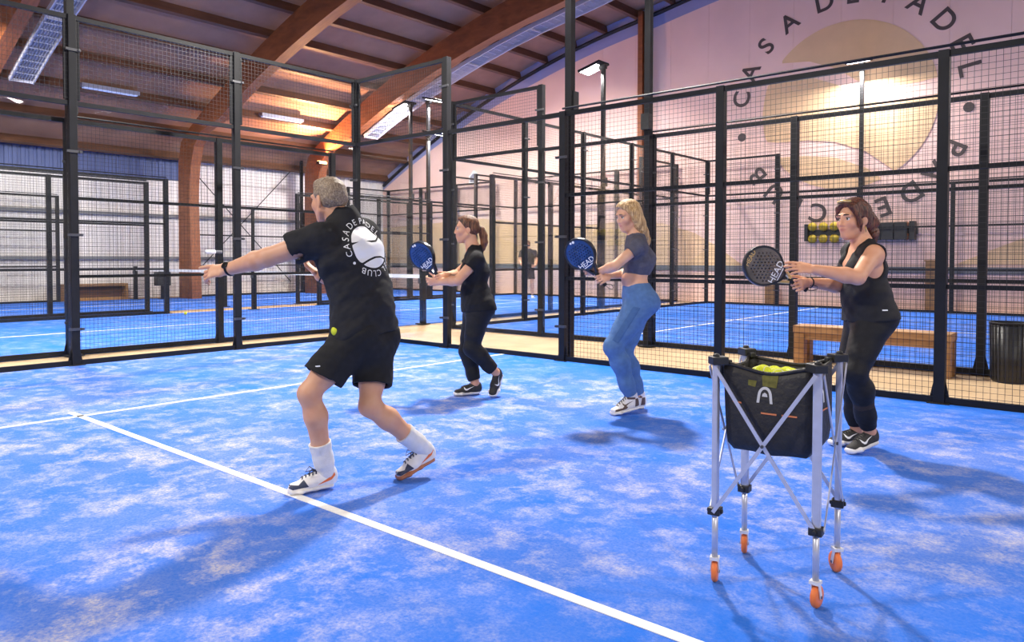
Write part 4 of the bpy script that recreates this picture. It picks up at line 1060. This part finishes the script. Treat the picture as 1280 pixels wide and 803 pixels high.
def woman_blonde():
    G = person('blonde woman in slate crop top and blue leggings holding a blue racket', J_W2, True, 'skin_b', rtz(-.84, -.46, -.28), rtz(-.1, -.05, 1),
        dict(L=('hightop', rtz(-.93, -.36, 0), 8, ('shoe_white', 'shoe_white', 'shoe_black', 'shoe_brown'), 'shoe_brown'), R=('hightop', rtz(-.97, -.22, 0), 0, ('shoe_white', 'shoe_white', 'shoe_black', 'shoe_brown'), 'shoe_brown')),
        dict(L=(rtz(-.9, .4, .1), rtz(.2, .8, .35), rtz(-.2, -.2, .95), (35, 40, 45, 50), (.6, .6, .3), 1.), R=(rtz(-.75, -.60, -.2), rtz(-.45, .6, -.6), rtz(-.62, .05, .78), (62, 64, 66, 66), (.4, .6, .6), 1.)),
        S=1.02, hip=.166, waistw=.118, chestw=.138, bust=.050, arm=.92, legr=1.17, glute=.078)
    J, up, fwd, sx, hx, nk, pel, e = G['J'], G['up'], G['fwd'], G['sx'], G['hx'], G['J']['neck'], G['J']['pelvis'], G['e']
    lg = leggings(G, 'leg_blue', .135, .006, .03)
    # darker knitted panels: same cloth a hair proud of the leggings, on the outer thigh and the calf
    for s_ in 'LR':
        hp, kn, an = J[s_+'H'], J[s_+'K'], J[s_+'A']; side = hx if s_ == 'L' else -hx; dk = unit(kn-hp); fr = ortho(fwd, dk)
        P_ = [cone(hp, kn, .084*1.17+.0135, .054*1.17+.0135), cone(hp+(kn-hp)*.2, hp+(kn-hp)*.65, .084*.96*1.17+.0135, .054*1.2*1.17+.0135)]
        c0 = hp+side*.06; n1 = ortho(fr, side)
        garment(G, 'thigh_panel', P_, 'leg_blue_dark', cuts=[(hp+dk*.0+side*.03, -side), (hp+n1*.048, n1), (hp-n1*.008, -n1), (kn-dk*.03, dk), (hp+UP*.075, UP)], h=.006)
    with_sleeves(G, 'crop_top', G['torso'](.008)[2:]+G['shoulders'](.008)+G['bosom'](.007), 'crop_slate', [sleeve(G, 'L', .34, .056, .059), sleeve(G, 'R', .34, .056, .059)],
        cuts=[(J['waist']+up*.035, -up)], subs=[(cone(nk+up*.022, nk+up*.25, .062, .09), .006)], warp=folds(50, .0014, [unit(up+.6*sx), unit(up*.7-.8*sx)], 31))
    H, A3, hs, f, l, u = (G[k] for k in ('H', 'A3', 'hs', 'f', 'l', 'u'))
    s = SDF([ell(H(-.02, 0, -.05), A3, np.array((.16, .14, .30))*hs)], .0044)
    s.add([ell(H(-.018, 0, .040), A3, np.array((.104, .085, .090))*hs), ell(H(-.045, 0, -.005), A3, np.array((.072, .084, .075))*hs), ell(H(.012, 0, .085), A3, np.array((.066, .060, .036))*hs)], .02)
    s.cut(H(.048, 0, .048), f*.80-u*.60)
    for q in (-1, 1):
        s.add(chain([H(.030, q*.058, .080), H(.018, q*.074, .03), H(.004, q*.082, -.03), H(-.010, q*.080, -.09), H(-.020, q*.076, -.15)], np.array([.014, .018, .022, .022, .012])*hs), .02)
        s.add(chain([H(-.03, q*.07, .02), H(-.045, q*.074, -.06), H(-.055, q*.072, -.13), H(-.075, q*.06, -.19), H(-.09, q*.045, -.245)], np.array([.032, .034, .032, .024, .008])*hs), .025)
    s.add(chain([H(-.075, 0, .0), H(-.085, 0, -.08), H(-.10, 0, -.16), H(-.118, 0, -.23), H(-.125, .0, -.29)], np.array([.052, .052, .046, .034, .008])*hs), .03)
    s.warp(strands(230, .0010, f, l, 5)); sdf_obj('long_hair', s, 'hair_blonde', e)
    d, n_, ix = unit(rtz(-.75, -.60, -.2)), rtz(-.45, .6, -.6), rtz(-.62, .05, .78); ix = ortho(ix, d); n_ = ortho(ortho(n_, d), ix)
    racket(G['O']+J['RW']+d*.085+n_*.020, rtz(-.62, .05, .78), rtz(-.46, -.83, -.31), 'blue padel racket held by the blonde woman', 'racket_blue', 'racket_rim', 'white')
    return G
def woman_tank():
    dR, nR, iR = unit(rtz(-.80, -.50, -.12)), rtz(-.4, .9, -.1), rtz(-.3, .1, .9)
    G = person('woman in charcoal tank top with auburn ponytail beside the ball cart', J_W3, True, 'skin_c', rtz(-.90, -.42, -.05), rtz(-.08, 0, 1),
        dict(L=('plush', rtz(-.92, -.40, 0), 10, ('shoe_black', 'shoe_white', 'shoe_black'), 'white'), R=('plush', rtz(-.97, -.22, 0), 0, ('shoe_black', 'shoe_white', 'shoe_black'), 'white')),
        dict(L=(rtz(-.98, .05, .12), rtz(-.05, .75, -.62), rtz(0, .62, .78), (10, 12, 15, 20), (.85, .35, .15), 1.06), R=(dR, nR, iR, (60, 62, 64, 64), (.4, .6, .6), 1.)),
        S=1.06, hip=.178, waistw=.160, chestw=.162, bust=.056, arm=1.12, legr=1.14, belly=.015, glute=.066)
    J, up, fwd, sx, hx, nk, pel, e = G['J'], G['up'], G['fwd'], G['sx'], G['hx'], G['J']['neck'], G['J']['pelvis'], G['e']
    leggings(G, 'leg_black', .06, .006, .03)
    for s_ in 'LR':
        k_, a = J[s_+'K'], J[s_+'A']; d = unit(a-k_); m_ = k_+(a-k_)*.30-fwd*.014
        garment(G, 'calf_mesh_panel', [cone(m_, k_+(a-k_)*.75, .056*1.14+.0075, .037*1.15*1.14+.0075)], 'leg_mesh', cuts=[(k_+(a-k_)*.34, -d), (k_+(a-k_)*.70, d), (k_+(a-k_)*.52-fwd*.008, -ortho(hx if s_ == 'L' else -hx, d))], h=.006)
    tank = garment(G, 'tank_top', G['torso'](.010)+G['shoulders'](.006)+G['bosom'](.009)+G['glutes'](.010)+[loft(pel-up*.03, pel+up*.14, hx, (.205, .155), (.178, .138))], 'tank_dark', ks=.05,
        cuts=[(pel-up*.015, -up)], subs=[(cone(nk+up*.0+fwd*.045, nk+up*.2+fwd*.10, .082, .12), .01), (cone(nk+up*.03, nk+up*.25, .064, .09), .006), (cone(J['chest']+up*.06+fwd*.13, J['chest']+up*.25+fwd*.14, .045, .09), .02),
            (ell(J['LS']+sx*.045-up*.035, (sx, fwd, up), (.080, .085, .115)), .01), (ell(J['RS']-sx*.045-up*.035, (sx, fwd, up), (.080, .085, .115)), .01)],
        warp=folds(34, .0028, [unit(up+.6*sx), unit(up*.7-.8*sx+.4*fwd)], 41))
    bv = bvh_of(tank)
    n0 = unit(-CT*.9+CR*.15); ay = ortho(UP, n0); ax = np.cross(ay, n0)
    lay(G, bv, 'hem_logo', [(-.018, -.004), (.018, -.004), (.018, .004), (-.018, .004)], pel+rtz(-.02, -.1, .06), ax, ay, 'white', .002, tank)
    H, A3, hs, f, l, u = (G[k] for k in ('H', 'A3', 'hs', 'f', 'l', 'u'))
    s = SDF([ell(H(-.05, 0, -.0), A3, np.array((.19, .13, .19))*hs)], .0042)
    s.add([ell(H(-.020, 0, .042), A3, np.array((.106, .087, .094))*hs), ell(H(-.048, 0, .0), A3, np.array((.072, .083, .066))*hs), ell(H(.012, 0, .088), A3, np.array((.070, .064, .040))*hs)], .02)
    s.cut(H(.042, 0, .048), f*.80-u*.60); s.sub([ell(H(-.004, .09, -.022), A3, np.array((.022, .034, .036))*hs), ell(H(-.004, -.09, -.022), A3, np.array((.022, .034, .036))*hs)], .006)
    s.cut(H(-.05, 0, -.062), -u)
    for q in (-1, 1): s.add(chain([H(.052, q*.016, .104), H(.054, q*.050, .074), H(.044, q*.070, .028), H(.026, q*.074, -.03), H(.018, q*.070, -.075)], np.array([.016, .018, .015, .011, .004])*hs), .012)
    s.add([ball(H(-.135, 0, .012), .040*hs), ball(H(-.165, .01, -.02), .038*hs), ball(H(-.150, -.02, -.055), .042*hs), ball(H(-.175, .0, -.085), .034*hs), ball(H(-.145, .015, -.10), .032*hs), ball(H(-.12, .0, -.04), .04*hs)]+chain([H(-.16, 0, -.08), H(-.185, .0, -.12), H(-.19, .0, -.145)], [.028, .016, .004])+chain([H(-.14, 0, -.10), H(-.15, .02, -.14), H(-.14, .02, -.16)], [.022, .014, .004]), .02)
    s.warp(strands(230, .0010, f, l, 9)); s.warp(folds(60, .0014, [unit(f+u), unit(l-u), unit(f-l)], 14)); sdf_obj('hair', s, 'hair_red', e)
    for q in (-1, 1):
        MB().tube([H(-.004, q*.083, -.042), H(-.003, q*.087, -.060), H(-.004, q*.084, -.080)], [.003, .006, .003], 8).obj('earring', 'gold', e, smooth=True)
    band(G, 'wristband', J['RW']-unit(J['RW']-J['RE'])*.005, J['RW']-J['RE'], .031, .005, 'strap')
    MB().tube([H(.066, -.045, .112), H(.074, .0, .116), H(.064, .045, .110)], .009, 8).obj('hair_clip', 'gold', e, smooth=True)
    ix = ortho(iR, dR); n_ = ortho(ortho(nR, dR), ix)
    racket(G['O']+J['RW']+dR*.085+n_*.020, rtz(-.87, -.03, .47), rtz(-.08, -.99, .12), 'bronze black padel racket held by the woman in tank top', 'racket_dark', 'racket_rim', 'white', gold=True)
    return G
G1 = woman_ponytail(); G2 = woman_blonde(); G3 = woman_tank()

# a player far off in the narrow court
def far_player():
    b = V(-5.4, 10.8, 0)
    def p(r, t, z): return b+rtz(r, t, z)
    J = dict(head=p(-.02, 0, 1.68), neck=p(0, 0, 1.52), LS=p(.20, -.02, 1.44), RS=p(-.20, -.02, 1.44), LE=p(.27, -.06, 1.17), RE=p(-.27, -.08, 1.17), LW=p(.20, -.25, 1.0), RW=p(-.18, -.28, 1.02), LF=p(0, 0, 0), RF=p(0, 0, 0),
             chest=p(0, 0, 1.32), waist=p(0, 0, 1.12), pelvis=p(0, 0, .95), LH=p(.09, 0, .92), RH=p(-.09, 0, .92), LK=p(.12, -.06, .50), RK=p(-.12, -.06, .50), LA=p(.13, 0, .09), RA=p(-.13, 0, .09))
    J = {k: tuple(v) for k, v in J.items()}
    G = person('man in dark shirt and shorts far off behind the glass walls', J, False, 'skin_man', rtz(-.3, -.95, 0), UP,
        dict(L=('court', rtz(.2, -1, 0), 0, ('shoe_white', 'shoe_white', 'shoe_navy', 'shoe_navy', 'shoe_orange'), None), R=('court', rtz(-.3, -1, 0), 0, ('shoe_white', 'shoe_white', 'shoe_navy', 'shoe_navy', 'shoe_orange'), None)),
        dict(L=(rtz(-.5, -.8, 0), rtz(-.8, .5, -.2), UP, (50, 50, 50, 50), (.6, .5, .4), 1.), R=(rtz(.4, -.9, 0), rtz(.9, .4, -.2), UP, (50, 50, 50, 50), (.6, .5, .4), 1.)), S=1.03, hip=.16, waistw=.15, chestw=.175, h=.009)
    J, up, fwd, sx, hx, nk, pel, e = G['J'], G['up'], G['fwd'], G['sx'], G['hx'], G['J']['neck'], G['J']['pelvis'], G['e']
    with_sleeves(G, 'dark_tee', G['torso'](.018)+G['shoulders'](.016), 'tee_black', [sleeve(G, 'L', .6, .075, .075, False), sleeve(G, 'R', .6, .075, .075, False)], cuts=[(pel-up*.03, -up)], subs=[(cone(nk+up*.05, nk+up*.25, .07, .09), .006)], h=.009)
    sh = []
    for s_ in 'LR': d = J[s_+'K']-J[s_+'H']; sh.append(([cone(J[s_+'H'], J[s_+'H']+d*.9, .10, .105)], (J[s_+'H']+d*.75, d), None))
    with_sleeves(G, 'dark_shorts', [loft(pel-UP*.045, pel+up*.08, hx, (.18, .138), (.165, .13))], 'shorts_black', sh, cuts=[(pel+up*.06, up)], h=.009)
    H, A3, hs = G['H'], G['A3'], G['hs']
    s = SDF([ell(H(-.02, 0, .04), A3, np.array((.1, .085, .09))*hs)], .006); s.add([ell(H(-.018, 0, .045), A3, np.array((.1, .082, .09))*hs)], .01); s.sub([ell(H(.07, 0, -.04), A3, np.array((.08, .1, .09))*hs)], .006); s.cut(H(-.05, 0, -.05), -UP)
    sdf_obj('short_hair', s, 'hair_brown', e)
far_player()

# ================================================================== ball cart
M['alu'] = mat('brushed_aluminium', (.62, .63, .72), .35, .55, var=.06, scale=30)
M['bag'] = mat('bag_nylon', (.020, .018, .018), .55, var=.3, scale=25, bump=.4, bscale=60)
M['orange_rubber'] = mat('orange_wheel', (.85, .20, .045), .45)
M['clear_plastic'] = mat('pale_plastic', (.72, .72, .76), .3)
M['orange_trim'] = mat('orange_trim', (.62, .20, .08), .6)
M['logo_grey'] = mat('logo_silver', (.55, .55, .57), .5)
def window_mat():
    m = bpy.data.materials.new('bag_mesh_window'); m.use_nodes = True; nt = m.node_tree; b = nt.nodes['Principled BSDF']; b.inputs['Base Color'].default_value = (.03, .028, .02, 1)
    o = nt.nodes['Material Output']; t = nt.nodes.new('ShaderNodeBsdfTransparent'); mx = nt.nodes.new('ShaderNodeMixShader'); mx.inputs[0].default_value = .52
    nt.links.new(t.outputs[0], mx.inputs[1]); nt.links.new(b.outputs[0], mx.inputs[2]); nt.links.new(mx.outputs[0], o.inputs['Surface']); return m
M['bag_window'] = window_mat()
CX, CY = 8.2535, -4.352
cart = tag(empty('ball_cart', (CX, CY, .0055)), 'aluminium ball cart on orange wheels with black hanging bag', 'ball cart')
K = [V(8.089-CX, -4.543-CY, 0), V(8.45-CX, -4.509-CY, 0), V(8.414-CX, -4.15-CY, 0), V(8.062-CX, -4.207-CY, 0)]   # corners in turn round the cart
ZT, ZC = .845, .275
for i, k in enumerate(K):
    p = Vector(k); out = Vector(unit(k)); nx = Vector(unit(K[(i+1) % 4]-k))
    leg = MB().bar(p+Vector((0, 0, ZC-.02)), p+Vector((0, 0, ZT)), .030, .022, nx).obj('leg', 'alu', cart, bevel=.005)
    MB().tube([p+Vector((0, 0, .095)), p+Vector((0, 0, ZC))], .0115, 10).obj('inner_tube', 'alu', leg, smooth=True)
    MB().box(p+Vector((0, 0, ZC)), (.046, .046, .028), Matrix.Rotation(math.atan2(nx.y, nx.x), 3, 'Z')).tube([p+Vector((0, 0, ZC))-nx*.03, p+Vector((0, 0, ZC))+nx*.03], .009, 8).obj('collar', 'black_plastic', cart, bevel=.004)
    MB().box(p+Vector((0, 0, ZT))-out*.008, (.062, .050, .030), Matrix.Rotation(math.atan2(out.y, out.x), 3, 'Z')).lathe([(.012, 0), (.014, .008), (.008, .014)], p+Vector((0, 0, ZT+.012)), 10).box(p+Vector((0, 0, ZT-.008))-out*.04, (.04, .022, .02), Matrix.Rotation(math.atan2(out.y, out.x), 3, 'Z')).obj('corner_bracket', 'black_plastic', cart, bevel=.004)
    a = [1.9, 1.5, 2.36, 1.92][i]; wd = Vector((math.cos(a), math.sin(a), 0)); sd = Vector((-wd.y, wd.x, 0)); c = p+wd*.012+Vector((0, 0, .040))
    R = Matrix((wd, Vector((0, 0, 1)), sd)).transposed()
    wh = MB().lathe([(.012, -.011), (.034, -.011), (.040, -.006), (.041, 0), (.040, .006), (.034, .011), (.012, .011)], c, 24, R).obj('wheel', 'orange_rubber', cart, smooth=True)
    MB().tube([c-sd*.018, c+sd*.018], .006, 8).obj('axle', 'zinc', wh)
    fk = MB()
    for s in (-1, 1): fk.bar(c+sd*s*.015-Vector((0, 0, .004)), p+Vector((0, 0, .092))+sd*s*.013, .014, .004, sd)
    fk.box(p+Vector((0, 0, .094)), (.034, .034, .012), Matrix.Rotation(a, 3, 'Z')).obj('wheel_fork', 'clear_plastic', cart)
for i in range(4):
    a, b_ = Vector(K[i]), Vector(K[(i+1) % 4]); n = Vector((0, 0, 1)).cross(b_-a).normalized()
    if n.dot((a+b_)/2) < 0: n = -n
    for q, (s, t) in enumerate(((a, b_), (b_, a))):
        o_ = n*(.020+.006*q); MB().bar(s+Vector((0, 0, ZT-.02))+o_, t+Vector((0, 0, ZC))+o_, .004, .014, n.cross(t-s)).obj('cross_brace', 'alu', cart)
    MB().tube([(a+b_)/2+n*.016+Vector((0, 0, (ZT-.02+ZC)/2)), (a+b_)/2+n*.034+Vector((0, 0, (ZT-.02+ZC)/2))], .006, 8).obj('pivot_pin', 'zinc', cart)
# hanging bag
def bag_ring(z, sc, sag, wob=0.):
    pts = []
    for i in range(4):
        a, b_ = K[i]*sc, K[(i+1) % 4]*sc; m = unit((a+b_)/2)
        for j in range(10):
            t = j/10; p = a+(b_-a)*t; w_ = math.sin(math.pi*t); p = p-m*.016*w_*sag
            if t < .1: p = p*.97
            pts.append(V(p[0]+wob*math.sin(7*t+i), p[1]+wob*math.cos(5*t+i*2), z-.028*w_*sag+.004*math.sin(9*t+i)))
    return pts
rings = [bag_ring(.838, .90, 1.), bag_ring(.80, .905, .75), bag_ring(.75, .90, .35, .002), bag_ring(.70, .895, .1, .004), bag_ring(.64, .885, -.1, .005), bag_ring(.58, .87, -.15, .005), bag_ring(.535, .84, -.1, .004), bag_ring(.508, .74, 0, .004), bag_ring(.497, .45, 0), bag_ring(.494, .1, 0)]
inner = [[p*V(.955, .955, 1) for p in r] for r in rings[:8]]
n = 40; bv_ = []; bf = []
for r in rings: bv_ += r
for i in range(len(rings)-1): bf += [(i*n+j, i*n+(j+1) % n, (i+1)*n+(j+1) % n, (i+1)*n+j) for j in range(n)]
bf.append(tuple(range((len(rings)-1)*n, len(rings)*n)))
o0 = len(bv_)
inn = inner[:7]+[[p+V(0, 0, .006) for p in r] for r in rings[7:]]
inn = [[V(p[0]*.975, p[1]*.975, p[2]) for p in r] for r in rings]; inn = [[V(p[0], p[1], max(p[2], .502)) for p in r] for r in inn]
for r in inn: bv_ += r
for i in range(len(inn)-1): bf += [(o0+i*n+j, o0+(i+1)*n+j, o0+(i+1)*n+(j+1) % n, o0+i*n+(j+1) % n) for j in range(n)]
bf += [(j, o0+j, o0+(j+1) % n, (j+1) % n) for j in range(n)]
bag = MB().add(bv_, bf).obj('bag', 'bag', cart, smooth=True, recalc=False)
rim = MB().tube(rings[0], .007, 8, closed=True).obj('bag_rim', 'bag', bag, smooth=True)
bvb = bvh_of(bag)
fa = unit(K[1]-K[0]); fn_ = unit(np.cross(fa, UP)); fc = (K[0]+K[1])/2*.9
def bagdecal(nm, poly, at, m, off=.0025, ax=fa, ay=UP):
    me = drape(poly, bvb, at, ax, ay, off, 4); me.materials.append(M[m]); link(nm, me, bag)
def arch_poly(w, h, t, n=14):
    o = [(w*math.cos(a)*(1+.18*max(0, -math.sin(a*1.0-.0))), h*math.sin(a)) for a in np.linspace(0, math.pi, n)]
    outer = [(-w*1.12, -h*.75)]+[(-w*math.cos(a), h*math.sin(a)) for a in np.linspace(.1, math.pi-.1, n)]+[(w*1.12, -h*.75)]
    w2, h2 = w-t, h-t; inn_ = [(w2*1.2, -h*.75)]+[(w2*math.cos(a), h2*math.sin(a)) for a in np.linspace(.1, math.pi-.1, n)]+[(-w2*1.2, -h*.75)]
    return outer+inn_
lc = fc+UP*.725-fa*.006
bagdecal('arch_logo', arch_poly(.026, .034, .010), lc, 'logo_grey'); bagdecal('arch_logo_core', [(-.010, -.006), (.010, -.006), (.008, .004), (0, .009), (-.008, .004)], lc+UP*.004, 'logo_grey')
bagdecal('orange_trim', [(-.012, -.003), (.044, -.003), (.044, .003), (-.012, .003)], lc-UP*.062, 'orange_trim'); bagdecal('orange_trim', [(.062, -.003), (.115, -.003), (.115, .003), (.062, .003)], lc-UP*.062, 'orange_trim')
bagdecal('orange_trim', [(-.118, -.003), (-.085, -.006), (-.085, 0), (-.118, .003)], lc-UP*.03, 'orange_trim')
M['bag_olive'] = mat('bag_mesh_olive', (.13, .12, .022), .8, var=.3, scale=60)
bagdecal('mesh_window', [(-.010, -.024), (.040, -.028), (.046, .018), (.0, .020), (-.014, .012)], lc+UP*.060, 'bag_olive', .0015); bagdecal('mesh_window', [(-.062, -.010), (-.036, -.015), (-.032, .008), (-.062, .010)], lc+UP*.045, 'bag_olive', .0015)
ra_ = unit(K[2]-K[1]); rc = (K[1]+K[2])/2*.9
bagdecal('white_logo', arch_poly(.024, .03, .011), rc+UP*.715+ra_*.0, 'white', .0025, ra_, UP); bagdecal('orange_trim', [(-.10, -.003), (.10, -.003), (.10, .003), (-.10, .003)], rc+UP*.665, 'orange_trim', .0025, ra_, UP)
# balls in the bag
def ball_mesh():
    if 'tball' not in _meshcache: _meshcache['tball'] = MB().lathe([(.033*math.sin(t), -.033*math.cos(t)) for t in np.linspace(.02, 3.12, 14)], (0, 0, 0), 22).mesh('felt', 'rubber_yellow', True); 
    if 'seam' not in _meshcache:
        pts = []
        for t in np.linspace(0, 2*math.pi, 40, endpoint=False):
            a = .44; th = math.pi/2-(math.pi/2-a)*math.cos(t*1.)* 1; ph = t/1+a*math.sin(2*t)
            x = .0332*math.sin(math.pi/2-(math.pi/2-a)*math.cos(t))*math.cos(t/2+a*math.sin(2*t)); 
            A_, B_ = .75, .25; px = A_*math.cos(t)+B_*math.cos(3*t); py = A_*math.sin(t)-B_*math.sin(3*t); pz = 2*math.sqrt(A_*B_)*math.sin(2*t); L_ = math.sqrt(px*px+py*py+pz*pz)
            pts.append((px/L_*.0326, py/L_*.0326, pz/L_*.0326))
        _meshcache['seam'] = MB().tube(pts, .0011, 5, closed=True).mesh('seam', 'white', True)
    return _meshcache['tball'], _meshcache['seam']
def tball(p, label, group=None):
    me, sm = ball_mesh(); e = tag(empty('tennis_ball', p, random.random()*6), label, 'ball', group); link('felt', me, e); link('seam', sm, e); return e
for i, (dx, dy, dz) in enumerate([(-.03, -.075, .780), (.036, -.082, .776), (.0, -.02, .768), (.066, -.03, .764), (-.066, -.03, .766), (-.03, .035, .764), (.036, .032, .762), (-.09, .03, .756), (.095, .03, .756), (.0, .085, .758), (-.09, -.095, .748), (.098, -.092, .744)]):
    tball((CX+dx, CY+dy, dz+.022), 'yellow ball lying in the black bag of the cart', 'balls in the cart bag')
tball((6.93, 2.0, .024), 'yellow ball on the tan aisle beneath the wooden bench'); tball((-6.62, .44, .034), 'yellow ball at the far fence of the narrow court')

# ================================================================== benches, bin, rack
b1 = tag(empty('bench', (7.0, 1.74, -.01)), 'heavy wooden bench on the tan aisle before the fence', 'bench')
MB().box((0, 0, .425), (1.62, .34, .085)).obj('seat', 'benchwood', b1, bevel=.006)
for s in (-1, 1):
    MB().box((s*.745, -.105, .19), (.12, .12, .38)).obj('leg', 'benchwood', b1, bevel=.005); MB().box((s*.745, .105, .19), (.12, .12, .38)).obj('leg', 'benchwood', b1, bevel=.005)
    MB().box((s*.745, 0, .10), (.05, .09, .10)).obj('stretcher', 'benchwood', b1)
MB().box((0, -.13, .345), (1.36, .05, .075)).obj('apron', 'benchwood', b1); MB().box((0, .13, .345), (1.36, .05, .075)).obj('apron', 'benchwood', b1)
b2 = tag(empty('bench', (-14.22, 1.35, -.01)), 'low wooden box bench against the white cladding', 'bench')
for z, h in ((.46, .07), (.05, .08)): MB().box((0, 0, z), (.36, 1.75, h)).obj('rail', 'benchwood', b2)
for s in (-1, 1): MB().box((0, s*.84, .255), (.36, .07, .34)).obj('end_board', 'benchwood', b2)
MB().box((-.1, 0, .255), (.03, 1.6, .33)).obj('back_board', 'purlin', b2)
bn = tag(empty('waste_bin', (8.30, 1.80, -.01)), 'black cylindrical waste bin at the end of the aisle bench', 'bin')
MB().lathe([(.155, 0), (.17, .02), (.182, .60), (.176, .60), (.160, .03), (.10, .025)], (0, 0, 0), 32).obj('body', 'black_plastic', bn, smooth=True)
MB().tube([(.184*math.cos(t), .184*math.sin(t), .60) for t in np.linspace(0, 6.283, 32, endpoint=False)], .010, 8, closed=True).obj('rim', 'steel', bn, smooth=True)
for k in range(28):
    t = 2*math.pi*k/28; MB().bar((.174*math.cos(t), .174*math.sin(t), .03), (.186*math.cos(t), .186*math.sin(t), .59), .008, .006, (math.cos(t), math.sin(t), 0)).obj('rib', 'black_plastic', bn)
cr_ = tag(empty('equipment_case', (-13.75+.5, 2.9, 0)), 'black case standing on a post by the far net', 'case')
MB().box((0, 0, .62), (.25, .42, .42)).obj('body', 'black_plastic', cr_, bevel=.03); MB().box((0, 0, .2), (.08, .08, .41)).box((0, 0, .012), (.2, .2, .02)).obj('post', 'steel', cr_); MB().box((0, 0, .84), (.05, .2, .03)).obj('handle', 'steel', cr_)
M['rack_yellow'] = mat('rack_yellow', (.42, .29, .012), .6, var=.15, scale=20); M['rack_brown'] = mat('rack_brown', (.20, .07, .03), .5)
rk = tag(empty('ball_rack', (3.9, GY-.02, 1.92)), 'black wall rack with dark compartments beneath the painted logo', 'rack')
MB().box((0, -.03, 0), (2.62, .05, .16)).obj('backboard', 'black_plastic', rk); MB().box((-1.24, -.12, 0), (.08, .24, .44)).obj('end_plate', 'black_plastic', rk)
for k in range(3): MB().box((.42+.29*k-.02, -.14, 0), (.27, .26, .42)).obj('compartment', 'black_plastic', rk, bevel=.012)
MB().box((1.22, -.12, 0), (.12, .22, .46)).obj('end_plate', 'black_plastic', rk, bevel=.02)
for z in (.15, -.16): MB().tube([(-1.2, -.14, z), (.3, -.14, z)], .018, 8).obj('rod', 'lum_grid', rk); MB().tube([(1.0, -.14, z*.85), (1.2, -.14, z*.85)], .02, 8).obj('rod', 'lum_grid', rk)
for k in range(8):
    top = k < 5; p = (3.9-1.1+.27*(k if top else k-5), GY-.17, 1.92+(.15 if top else -.16))
    o = tag(empty('yellow_roll', p), 'yellow ball on the upper rod of the wall rack' if top else 'yellow ball on the lower rod of the wall rack', 'ball', 'yellow balls on the wall rack')
    MB().lathe([(.022, -.115)]+[(.115*math.sin(t), -.115*math.cos(t)) for t in np.linspace(.22, 2.92, 10)]+[(.022, .115)], (0, 0, 0), 14, Matrix.Rotation(math.pi/2, 3, 'Y')).obj('ball_body', 'rack_yellow', o, smooth=True)
for z in (.13, -.14):
    o = tag(empty('brown_ball', (3.9+1.09, GY-.17, 1.92+z)), 'brown ball at the far end of the wall rack', 'ball', 'brown balls on the wall rack')
    MB().lathe([(.02, -.09)]+[(.09*math.sin(t), -.09*math.cos(t)) for t in np.linspace(.25, 2.9, 9)]+[(.02, .09)], (0, 0, 0), 14, Matrix.Rotation(math.pi/2, 3, 'Y')).obj('ball_body', 'rack_brown', o, smooth=True)
for x, hgt, lab in ((1.72, .52, 'short wooden post at the foot of the logo wall'), (5.55, 1.2, 'tall wooden post at the foot of the logo wall')):
    o = tag(empty('wooden_post', (x, 12.36, -.01)), lab, 'post'); MB().box((0, 0, hgt/2), (.26, .12, hgt)).obj('board', 'benchwood', o, bevel=.01); MB().box((0, 0, hgt+.015), (.30, .16, .03)).obj('cap', 'benchwood', o)
hs_ = tag(empty('wall_sign', (-9.35, GY-.06, 4.19)), 'small white house shaped sign high on the gable wall', 'sign')
MB().prism([(-.22, -.2), (.22, -.2), (.22, .08), (0, .28), (-.22, .08)], 'y', -.05, .05).obj('board', 'white', hs_); MB().prism([(-.14, -.14), (.14, -.14), (.14, .05), (0, .17), (-.14, .05)], 'y', -.06, -.05).obj('inset', 'lum', hs_)
tb = tag(empty('roller_tube', (-.92, -1.83, 1.33)), 'short white padded tube on the fence post behind the pointing hand', 'tube')
MB().tube([(0, -.14, 0), (0, .0, 0)], .028, 12).obj('sleeve', 'white', tb, smooth=True); MB().tube([(0, .0, 0), (0, .10, 0)], .024, 12).obj('grey_end', 'grey_pad', tb, smooth=True); MB().box((-.04, .09, 0), (.10, .03, .05)).obj('bracket', 'steel', tb)
